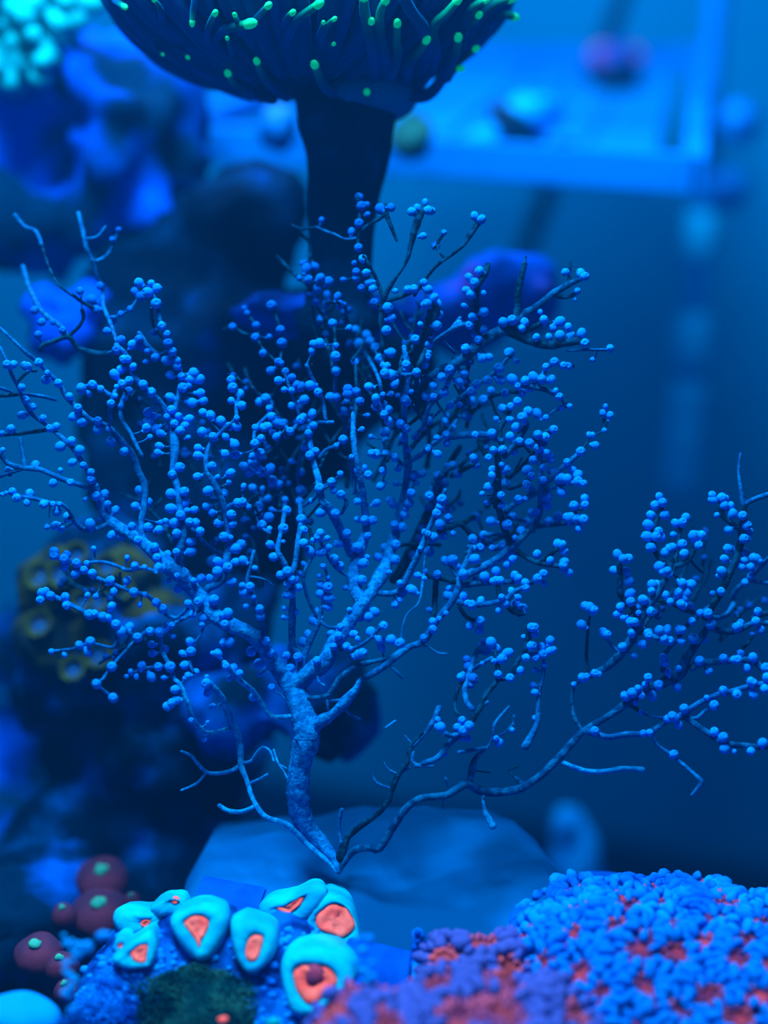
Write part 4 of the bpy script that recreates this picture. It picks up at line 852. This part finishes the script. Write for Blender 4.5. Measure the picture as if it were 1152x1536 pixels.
po(200, 600, '150,115 105,155b 95,200 160,205b 195,240 120,265s 185,330 175,380 295,170b 370,185 335,220b 405,135 395,270s 630,150b 690,190b 745,190b 745,130s 495,230b 575,265b 665,265 465,345 465,400b 730,320b 660,390b 735,395b 565,475b 335,485b 280,535b 460,550 605,555s 700,525b 690,590s 540,655b 650,675b 45,650b 105,735b 270,675b 365,660b 370,740b 270,780b 340,830b 440,790 385,795s 15,765b 295,885b 405,880b 445,885b 230,870s 200,880s 105,915b 185,935 315,960b 525,765 565,810 705,825b 610,885 715,895 480,945b 415,1020b 415,1090b 310,1095 35,1010b 150,1060b 245,1115b 170,1135b 655,985b 740,1070b 775,1040b 785,735b 750,740 830,770s 995,120b 1040,165b 1085,170b 1130,225b 880,200 935,200 970,190 1000,235s 1030,265 920,275 875,315b 915,380b 865,405 860,450b 795,475 835,520b 920,520b 985,495b 900,490 1000,580b 1050,605 1115,600s 1140,440s 795,620s 860,635 930,640s 970,715 905,765b 905,815b 975,845b 995,790s 925,900b 980,930s 1060,680s 1090,725 1105,795b 1080,925b 985,1040 1080,1020t 1010,1130b 700,990s')
po(0, 700, '20,200t 45,190t 90,180 120,225b 215,195b 195,260 315,270b 430,270s 380,270s 410,325b 490,360b 650,415b 400,425 340,435s 440,450s 690,210b 750,200b 775,270 830,315b 805,495b 875,500b 950,430 390,640b 390,615b 460,665b 480,635 465,720 550,695b 545,770b 605,745 665,770b 795,820b 625,695s 915,820 965,905b 820,900 630,925s 690,935s 805,1005 1005,995s 675,590s 915,655s 290,960b 365,930b 300,910b 330,900 470,940b 480,1000b 645,1065b 680,1060 740,1080b 780,1090 835,1135b 720,380t 615,235t 1040,725s')
po(200, 800, '10,235 70,245 180,245 205,250 170,175b 245,160b 570,200b 610,205b 740,205b 790,195b 605,275b 680,245b 710,350b 485,325b 550,325 435,340s 310,130 420,130b 255,340s 315,305s 325,395b 15,430b 85,440s 165,500b 210,545b 45,515s 395,505 470,490b 580,480b 640,590 680,575b 430,585 505,610b 495,660s 660,655b 285,740s 120,705b 190,710b 240,670 275,660 225,690 30,750b 130,800 135,865 225,835b 410,780b 415,850b 355,865 370,950b 450,1000 395,1025 370,1045t 180,960 265,960b 60,955b 20,1030s 130,1035b 220,1040s 300,1125b 840,385b 805,425b 785,375s 865,460s 815,525s 910,545b 915,595b 650,785 695,780b 850,850b 905,940b 910,1015s 955,775 990,860 1105,880 1130,975b 995,1110 575,865s 610,865b 670,960 720,970 765,1010 690,1045s 525,1080b 540,1130 1005,170b 985,80s 1065,300 1110,275b 1120,440b 1100,445 1090,540s 1090,605s 1110,365 1140,330 345,610t 875,250s')
po(0, 900, '870,230b 935,195b 985,270b 570,325b 650,300b 630,370b 370,370s 805,480b 695,605b 815,705b 910,550t 465,395s 940,515s')
po(220, 1000, '205,165b 215,240b 180,260 150,285b 440,190 475,285s 765,220 320,385s 415,520s 430,115b 440,400t')
po(420, 280, '570,75b 585,140b 625,130s 570,265b 515,325 725,160b 800,150 950,180b 990,150 1070,170b 1090,175 1030,355 1045,110s 1120,425b 565,440 595,520b 535,550s 550,615 550,660 620,620 640,690 665,735 585,730 190,590b 255,575 165,550s 290,655b 350,685b 205,670 270,735b 215,770s 260,820b 340,780 335,845 415,790 430,850b 460,850s 140,660s 455,670s 300,960b 380,985b 680,835 775,870b 800,945 765,1035b 920,740 965,735 1035,690 1065,740b 1110,800b 1060,845b 1040,850 1130,850b 1145,920 1130,1000b 1010,990s 830,750s 1090,1075s 15,1030b 500,1015s 545,1030 630,200s 300,240s')
po(420, 500, '20,70b 245,75 285,70b 230,125 405,85s 400,165b 405,270b 625,15b 650,60b 690,105b 575,80b 720,180b 800,140b 770,235 740,230s 755,290b 800,300b 825,365b 540,205 975,45b 965,100s 1075,80b 1070,145 1060,170 1040,225b 910,225b 900,260 985,280b 970,285 1105,375b 990,355s 1050,450 1105,455 640,385b 150,385b 120,370 215,375b 275,425b 40,280b 85,320s 175,475b 90,520 30,400s 10,215s 365,460b 410,460 490,440b 490,400b 550,420b 575,490 460,555 690,470b 690,525b 745,515b 785,545 740,440s 800,435s 900,480b 920,495 975,540b 945,420s 750,585 780,630b 865,650b 910,685b 890,750b 755,710b 760,770 230,580b 150,620b 120,640 170,600 30,650b 80,705b 240,660 205,720 455,765b 405,810s 175,820 255,850b 215,880b 655,745s 690,870b 660,865 765,870b 825,895b 850,970 930,840s 1070,630 1030,685s 975,740 1130,755 1135,870 80,920s 150,1000 60,1080s 10,1085 370,1070b 285,1115b 150,1130b 435,1010s 560,985b 635,1020b 740,990 725,1100 835,1080s 970,1020b 1025,1010 985,1080s 515,890s 1140,1025b 610,965s 590,690s 630,590s 480,490s')
po(640, 300, '25,75 125,235s 60,330 345,115b 395,140b 380,510 305,555 345,595b 410,670s 285,650 320,680 270,760s 330,840 410,805b 310,900 410,930 15,640 50,705b 85,755b 65,760 10,745b 95,820 70,910b 30,985s 20,1040b 370,1005b 280,1070b 340,970s 550,880b 615,865b 705,880b 685,925 845,865b 910,920b 960,875b 960,975b 1035,975b 1115,960b 1140,1030b 790,990 880,985 1020,915 1000,520 1110,530b 1140,550 1085,655 1070,715t 815,805s 235,885s')
po(640, 520, '400,85b 450,75 595,45b 650,105s 165,165b 110,220b 150,265s 240,250b 270,190 50,280b 45,360 125,330b 15,60b 360,270b 320,325b 325,390b 410,385b 440,240b 455,225 520,155b 530,240b 615,235b 465,320 565,335b 690,335 745,300 710,245 655,285 170,420b 235,415s 295,500b 655,395b 605,430 550,445b 600,525 500,520s 645,580b 600,645b 670,680 690,510b 705,545s 730,465b 795,480b 860,510s 770,220b 830,235b 895,235b 860,145 920,110b 1020,140 985,135 955,360 1030,430s 970,440s 930,320s 145,500s 135,540 190,585 140,635 75,660b 145,695 80,775 470,625b 350,635 445,800 480,745 545,740b 430,730s 340,800b 355,850b 150,865 190,855b 225,915b 90,930b 125,980b 20,1075b 110,1100b 130,1110 475,885 470,930 565,885b 445,1010b 400,1060s 430,1120s 570,990b 535,1070 630,755 740,695b 800,635b 855,650b 885,620 915,595b 805,730b 860,770b 890,790 900,820s 770,815 840,870 725,890b 755,930 905,900b 840,960 720,990 750,1030b 660,1100b 710,1095s 865,1080b 1010,830 1110,755b 1050,885 975,950b 950,960 1010,950b 1090,925b 1090,970b 1130,985 975,1050b 1060,1145b 10,740s 540,850s')
po(420, 720, '150,75b 385,70 440,105b 225,150s 140,155 30,145b 50,220b 10,105s 30,350b 155,285b 170,360 170,455b 295,235b 400,240b 480,385b 560,485b 530,485 420,455b 290,385b 275,415b 240,435s 340,490b 295,520b 215,515b 390,570b 430,620b 340,420s 560,155 695,165 840,20s 610,290b 665,290b 560,285s 630,400 815,175b 795,145 930,165b 945,95 905,210s 895,250 825,325b 880,340b 760,490b 835,465b 705,555 830,575b 600,600b 590,720b 625,555s 785,665s 310,620s 285,690s 345,705s 295,755 345,770b 290,820b 355,850b 350,915 280,945b 240,1010b 205,1110b 435,1055 500,935s 470,775s 55,660b 15,680b 105,715b 130,775 65,825b 85,820 45,750s 140,670s 30,920s 115,950s 35,985 580,985b 635,985b 680,950b 745,1050b 760,1035b 655,1095b 530,1110b 370,1115b 420,1120 865,745 880,815b 935,780b 955,795b 990,685 960,540b 865,865s 830,900 1020,350 1045,380 1065,390 1105,415b 1000,420 1075,515b 1010,495s 1045,655s 1040,710s 1075,115b 1070,195b 1130,240b 1140,150b 1130,680b 1075,935s 1100,1020b 1100,1075 1035,1135 800,1150b 170,605s')
po(420, 920, '540,310 570,295b 595,285b 45,305 130,315b 80,395b 265,340 165,205b 385,240 480,240 510,255s 730,240 560,185s 865,215b 720,190b')
po(640, 720, '560,210b 545,180 765,235b 790,225 725,300 580,320b 620,260 465,295b 355,265b 345,280 680,365b 410,395b 330,425b 385,490b 340,490s 470,490s 550,470b 590,530b 610,520 620,570 580,610 635,415s 345,570b 500,655b 500,725b 530,725b 480,730 415,695b 350,720s 185,575b 135,580b 225,620s 265,680b 255,670b 75,680b 155,830b 160,780s 265,835 390,870b 325,900b 300,890 565,890b 540,845 610,800 640,890b 660,845 680,930b 700,925 520,940 635,690b 660,710 710,740b 715,775b 800,710b 840,675b 845,745s 795,535 945,460b 975,465 990,510b 990,595b 985,615b 1020,665 890,580 865,185b 1060,190b 1140,180b 1140,135b 945,265b 880,300b 940,300 1010,270b 1035,275b 1080,280b 1130,285b 1100,350 45,410b 120,400 20,520 15,200b 70,240b 150,220b 155,270 95,320b 100,190b 160,305s 40,1070b 90,1000s 140,960s 15,930s 385,1015b 310,1050b 380,1080 755,1060b 780,1060 775,1105 700,1130s 190,385s 430,160s 740,290s')
po(640, 920, '400,240b 425,265b 465,210b 480,200 500,255b 585,285b 540,330b 715,320b 670,410b 600,465b 515,440b 755,235b 825,245b 835,295b 885,270b 905,265 890,195b 785,320 290,330 300,385b 335,470b 315,515 245,460b 260,440s 255,770 220,820b 265,845b 305,810b 100,820b 80,815 290,900 245,900s 130,1015s 80,765s 780,570 780,755s 485,345s 615,840s 520,930 500,900s 410,200s 850,370s 765,515s 780,410s 400,360t')
po(840, 860, '180,235b 210,245b 245,265b 155,370b 310,425b 340,440 450,530b 495,55b 505,145b 520,150 510,205b 550,250 565,285s 435,240 410,295 455,320s 510,350b 535,350 515,430 595,510b 535,590s 655,275b 665,80b 700,75 660,125 600,190b 635,430b 640,450 715,410b 735,425 775,405b 745,475b 790,485b 880,70b 945,80b 850,140b 915,140b 895,180b 870,220b 890,235 935,240b 760,155 795,205 860,405b 885,405 875,490 745,600 755,640b 765,655 780,715 950,345 960,470b 975,485 1010,285 1065,290b 1085,365b 1035,470 710,805b 845,815b 665,880b 635,750 610,800s 470,885b 520,860b 560,830 585,880 545,930s 585,1000s 160,750b 190,745 250,720 280,725s 895,975b 810,1030b 830,1040 855,1090b 250,1135b 855,685s 100,800s 1110,950b 1005,630b 1055,895s')
po(840, 660, '715,405 740,450b 685,470b 655,540b 755,540b 635,610b 710,655 625,695b 690,695b 725,700b 655,775b 905,560b 830,600 880,595b 815,680s 790,780b 810,770 755,810b 880,750b 895,820b 960,690b 985,690b 1020,685b 1000,760b 715,910b 740,950 775,945b 785,965 415,825b 455,855b 490,855b 395,940b 475,945b 495,1015b')
for u, v, r_ in ((470, 410, 6), (395, 460, 4.5), (450, 662, 4.5), (470, 700, 6), (438, 690, 5), (445, 765, 4.5), (380, 785, 5), (395, 785, 4.5), (405, 830, 6)):
    PL.append((752+u/2.88, 380+v/2.88, r_))
po(912, 680, '755,335b 750,300 820,320b 845,325 840,375 875,380b 895,435b 910,440 970,450b 1000,520b 1015,565 980,615b 1000,615 870,550b 865,685b 895,690 840,760 985,715b 990,770 950,800b 970,820 1050,755b 1070,760b 1025,820b 1015,825 820,850b 795,885s 815,995b 755,1010s 785,445s 1030,885 990,930 1080,1140b 1100,780s')
po(912, 900, '830,420b 910,430b 935,430b 1045,415b 955,385 1005,490b 1140,490b 1075,95b 1065,155b 1100,215b 925,195b 945,185 955,165 1030,590b 1050,595 1145,560b 1130,640b 1050,680b 930,680b 830,650b 845,660 765,760b 550,785b 765,950b 830,990b 840,1070b 910,1090s 1030,1090b 1115,1030b 475,1110b 735,510s 710,525t 1040,250s 365,610b 1175,560 430,855 300,955 255,960')

pxm = .60/F
def field(px, py): return .600+.009*math.sin(px*.0105+1)*math.sin(py*.009+.5)+.004*math.sin(px*.03+py*.02)
def lerp_r(rad, n):
    if len(rad) == n: return list(rad)
    return [rad[0]+(rad[1]-rad[0])*i/(n-1) for i in range(n)]
for b in BR: b['r'] = [q*(1.18 if b['skin'] == 't' else 1.0) for q in lerp_r(b['r'], len(b['p']))]
def near(q, items, skip=None, maxd=1e9, minr=0):
    best = (maxd, None)
    for b in items:
        if b is skip: continue
        P2 = b['p']
        for i in range(len(P2)-1):
            ax, ay = P2[i]; bx, by = P2[i+1]; dx, dy = bx-ax, by-ay; L2 = dx*dx+dy*dy or 1e-9
            tt = max(0, min(1, ((q[0]-ax)*dx+(q[1]-ay)*dy)/L2)); X = ax+dx*tt; Y = ay+dy*tt
            dd = math.hypot(q[0]-X, q[1]-Y)
            rr_ = b['r'][i]*(1-tt)+b['r'][i+1]*tt
            if dd-rr_*.5 < best[0]: best = (dd-rr_*.5, (b, i, tt, X, Y, dd, rr_))
    return best
trunks = BR[:12]; others = BR[12:]
others.sort(key=lambda b: -max(b['r'])*sum(math.dist(b['p'][i], b['p'][i+1]) for i in range(len(b['p'])-1))**.5)
done = []
def depth_at(b, i, tt): return b['d'][i]*(1-tt)+b['d'][i+1]*tt
def place(b):
    pts = b['p']; n = len(pts); cum = [0]
    for i in range(1, n): cum.append(cum[-1]+math.dist(pts[i], pts[i-1]))
    T_len = cum[-1]; want = [field(*q)+b['layer']*.012 for q in pts]
    att = [near(pts[0], done, maxd=9), near(pts[-1], done, maxd=9)]
    cor = [None, None]
    for e_, (dd, h_) in enumerate(att):
        if h_: cor[e_] = depth_at(h_[0], h_[1], h_[2])-want[0 if e_ == 0 else -1]
    b['att'] = [c_ is not None for c_ in cor]
    b['d'] = []
    for i in range(n):
        v = want[i]
        for e_ in (0, 1):
            if cor[e_] is not None:
                s_ = cum[i] if e_ == 0 else T_len-cum[i]; reach = min(90, T_len) if cor[1-e_] is None else min(90, T_len*.5)
                v += cor[e_]*max(0, 1-s_/max(reach, 1))
        b['d'].append(v)
    done.append(b)
for b in trunks: place(b)
pend = list(others)
while pend:
    got = False
    for b in list(pend):
        if near(b['p'][0], done, maxd=9)[1] or near(b['p'][-1], done, maxd=9)[1]:
            place(b); pend.remove(b); got = True
    if not got:            # bridge the stray twig with a thin hidden link
        best = None
        for b in pend:
            for e_ in (0, -1):
                dd, h_ = near(b['p'][e_], done)
                if best is None or dd < best[0]: best = (dd, b, e_, h_)
        dd, b, e_, h_ = best; q = b['p'][e_]; mid = ((q[0]+h_[3])/2+random.uniform(-3, 3), (q[1]+h_[4])/2+4)
        lk = dict(p=[(h_[3], h_[4]), mid, q], r=[2.2, 1.8, min(b['r'][e_], 2.2)], layer=b['layer'], skin='d' if b['skin'] == 'd' else 'b', link=1)
        place(lk)
SK = {'b': M['bark'], 't': M['barkpale'], 'd': M['barkdark'], 'm': M['barkdark'], 'p': M['barklight']}
M['barkmid'] = mat('mid_branch_skin', (.0, .03, .12), (.0, .10, .28), 350, .8, .6, 900, .1); SK['m'] = M['barkmid']
fan = root('sea_fan', P(508, 1310, .60), 'branching blue sea fan covered in round closed polyps, filling the middle', 'coral')
for i, b in enumerate(done):
    g = Geo(); pts = [P(q[0], q[1], d) for q, d in zip(b['p'], b['d'])]
    tube(g, pts, [r_*d/F for r_, d in zip(b['r'], b['d'])], 12 if max(b['r']) > 9 else 8, .0011, .22 if b['skin'] in 'td' else .14)
    b['o'] = g.build('trunk' if i == 0 else 'branch', SK[b['skin']], fan)
    if b['skin'] == 'd': b['o']['label'] = 'dark branch, bare skin and back-layer shade in one colour'
# polyp prototypes: a swollen head with a small dimple on a short stalk, axis +Z, radius 1
def polyp_proto(seed):
    g = Geo(); rr = random.Random(seed); st = rr.uniform(.9, 1.1)
    prof = [(0, .78), (.16, .84), (.30, .97), (.62, .82), (.90, .42), (1.0, 0), (.92, -.40), (.62, -.80), (.42, -1.0), (.46, -1.35*st)]
    lathe(g, Vector((0, 0, 0)), (Vector((1, 0, 0)), Vector((0, 1, 0)), Vector((0, 0, 1))), prof, 10, .05, seed)
    return g
PP = [polyp_proto(s) for s in range(6)]
PM = []
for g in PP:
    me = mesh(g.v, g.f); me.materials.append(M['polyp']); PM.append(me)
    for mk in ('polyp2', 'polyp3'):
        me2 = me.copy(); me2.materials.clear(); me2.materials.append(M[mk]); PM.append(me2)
used = []; items = []; BACKS = set(BACK); PL += BACK
deep = [b for b in done if b['layer'] > 2.3]; front = [b for b in done if b['layer'] < 2.3 or b['skin'] != 'd']
for px, py, r_ in PL:
    if any(abs(px-x_) < 3.6 and abs(py-y_) < 3.6 for x_, y_ in used): continue
    used.append((px, py)); isb = (px, py, r_) in BACKS; dd, h_ = near((px, py), deep if isb else front); b, i, tt, X, Y, dist, rb = h_
    db = depth_at(b, i, tt); rr_ = r_*random.uniform(.94, 1.12)
    reach = rb+rr_*.75
    if dist < reach:
        off = math.sqrt(max(reach*reach-dist*dist, 0))*(-1)
        if random.random() < .22 and dist > rb*.7: off = -off
        d = db+off*pxm
    else: d = db+random.uniform(-.3, .3)*rr_*pxm
    c = P(px, py, d); basept = P(X, Y, db); items.append((rr_*d/F, c, basept, b, dist > reach+5, rr_))
print('polyps', len(items), 'branches', len(done))
items.sort(key=lambda q: -q[0]/(q[1]-CAM).length)
rest = {}
for n_, (rw, c, bp, b, far, rr_) in enumerate(items):
    ax = (c-bp); ax = ax.normalized() if ax.length > 1e-6 else -FWD
    ax = (ax+Vector((0, 0, .30))+Vector((random.uniform(-.3, .3), random.uniform(-.3, .3), random.uniform(-.2, .2)))).normalized()
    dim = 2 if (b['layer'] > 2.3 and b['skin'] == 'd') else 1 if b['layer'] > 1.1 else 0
    Q = ax.to_track_quat('Z', 'Y') @ Quaternion((0, 0, 1), random.uniform(0, 6))
    sx = rw*random.uniform(.92, 1.05); S = (sx, sx, rw*random.uniform(.95, 1.15))
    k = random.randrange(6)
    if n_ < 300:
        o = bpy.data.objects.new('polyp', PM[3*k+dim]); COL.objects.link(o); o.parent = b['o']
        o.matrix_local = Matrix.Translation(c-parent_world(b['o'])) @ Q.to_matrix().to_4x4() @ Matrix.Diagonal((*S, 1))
    else:
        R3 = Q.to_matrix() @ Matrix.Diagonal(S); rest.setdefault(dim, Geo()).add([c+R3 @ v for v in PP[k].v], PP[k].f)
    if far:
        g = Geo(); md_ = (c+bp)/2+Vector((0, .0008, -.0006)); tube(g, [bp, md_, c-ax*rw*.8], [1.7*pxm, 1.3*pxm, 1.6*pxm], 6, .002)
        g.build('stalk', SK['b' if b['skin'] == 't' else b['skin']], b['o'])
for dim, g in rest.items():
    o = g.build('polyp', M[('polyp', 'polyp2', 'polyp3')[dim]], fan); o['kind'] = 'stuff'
g = Geo(); tube(g, [P(579, 1091, .585), P(593, 1081, .585)], [.0003, .0003], 6); o = g.build('debris_sliver', M['paleblue']); tag(o, 'tiny pale sliver drifting in open water right of the trunk', 'debris')
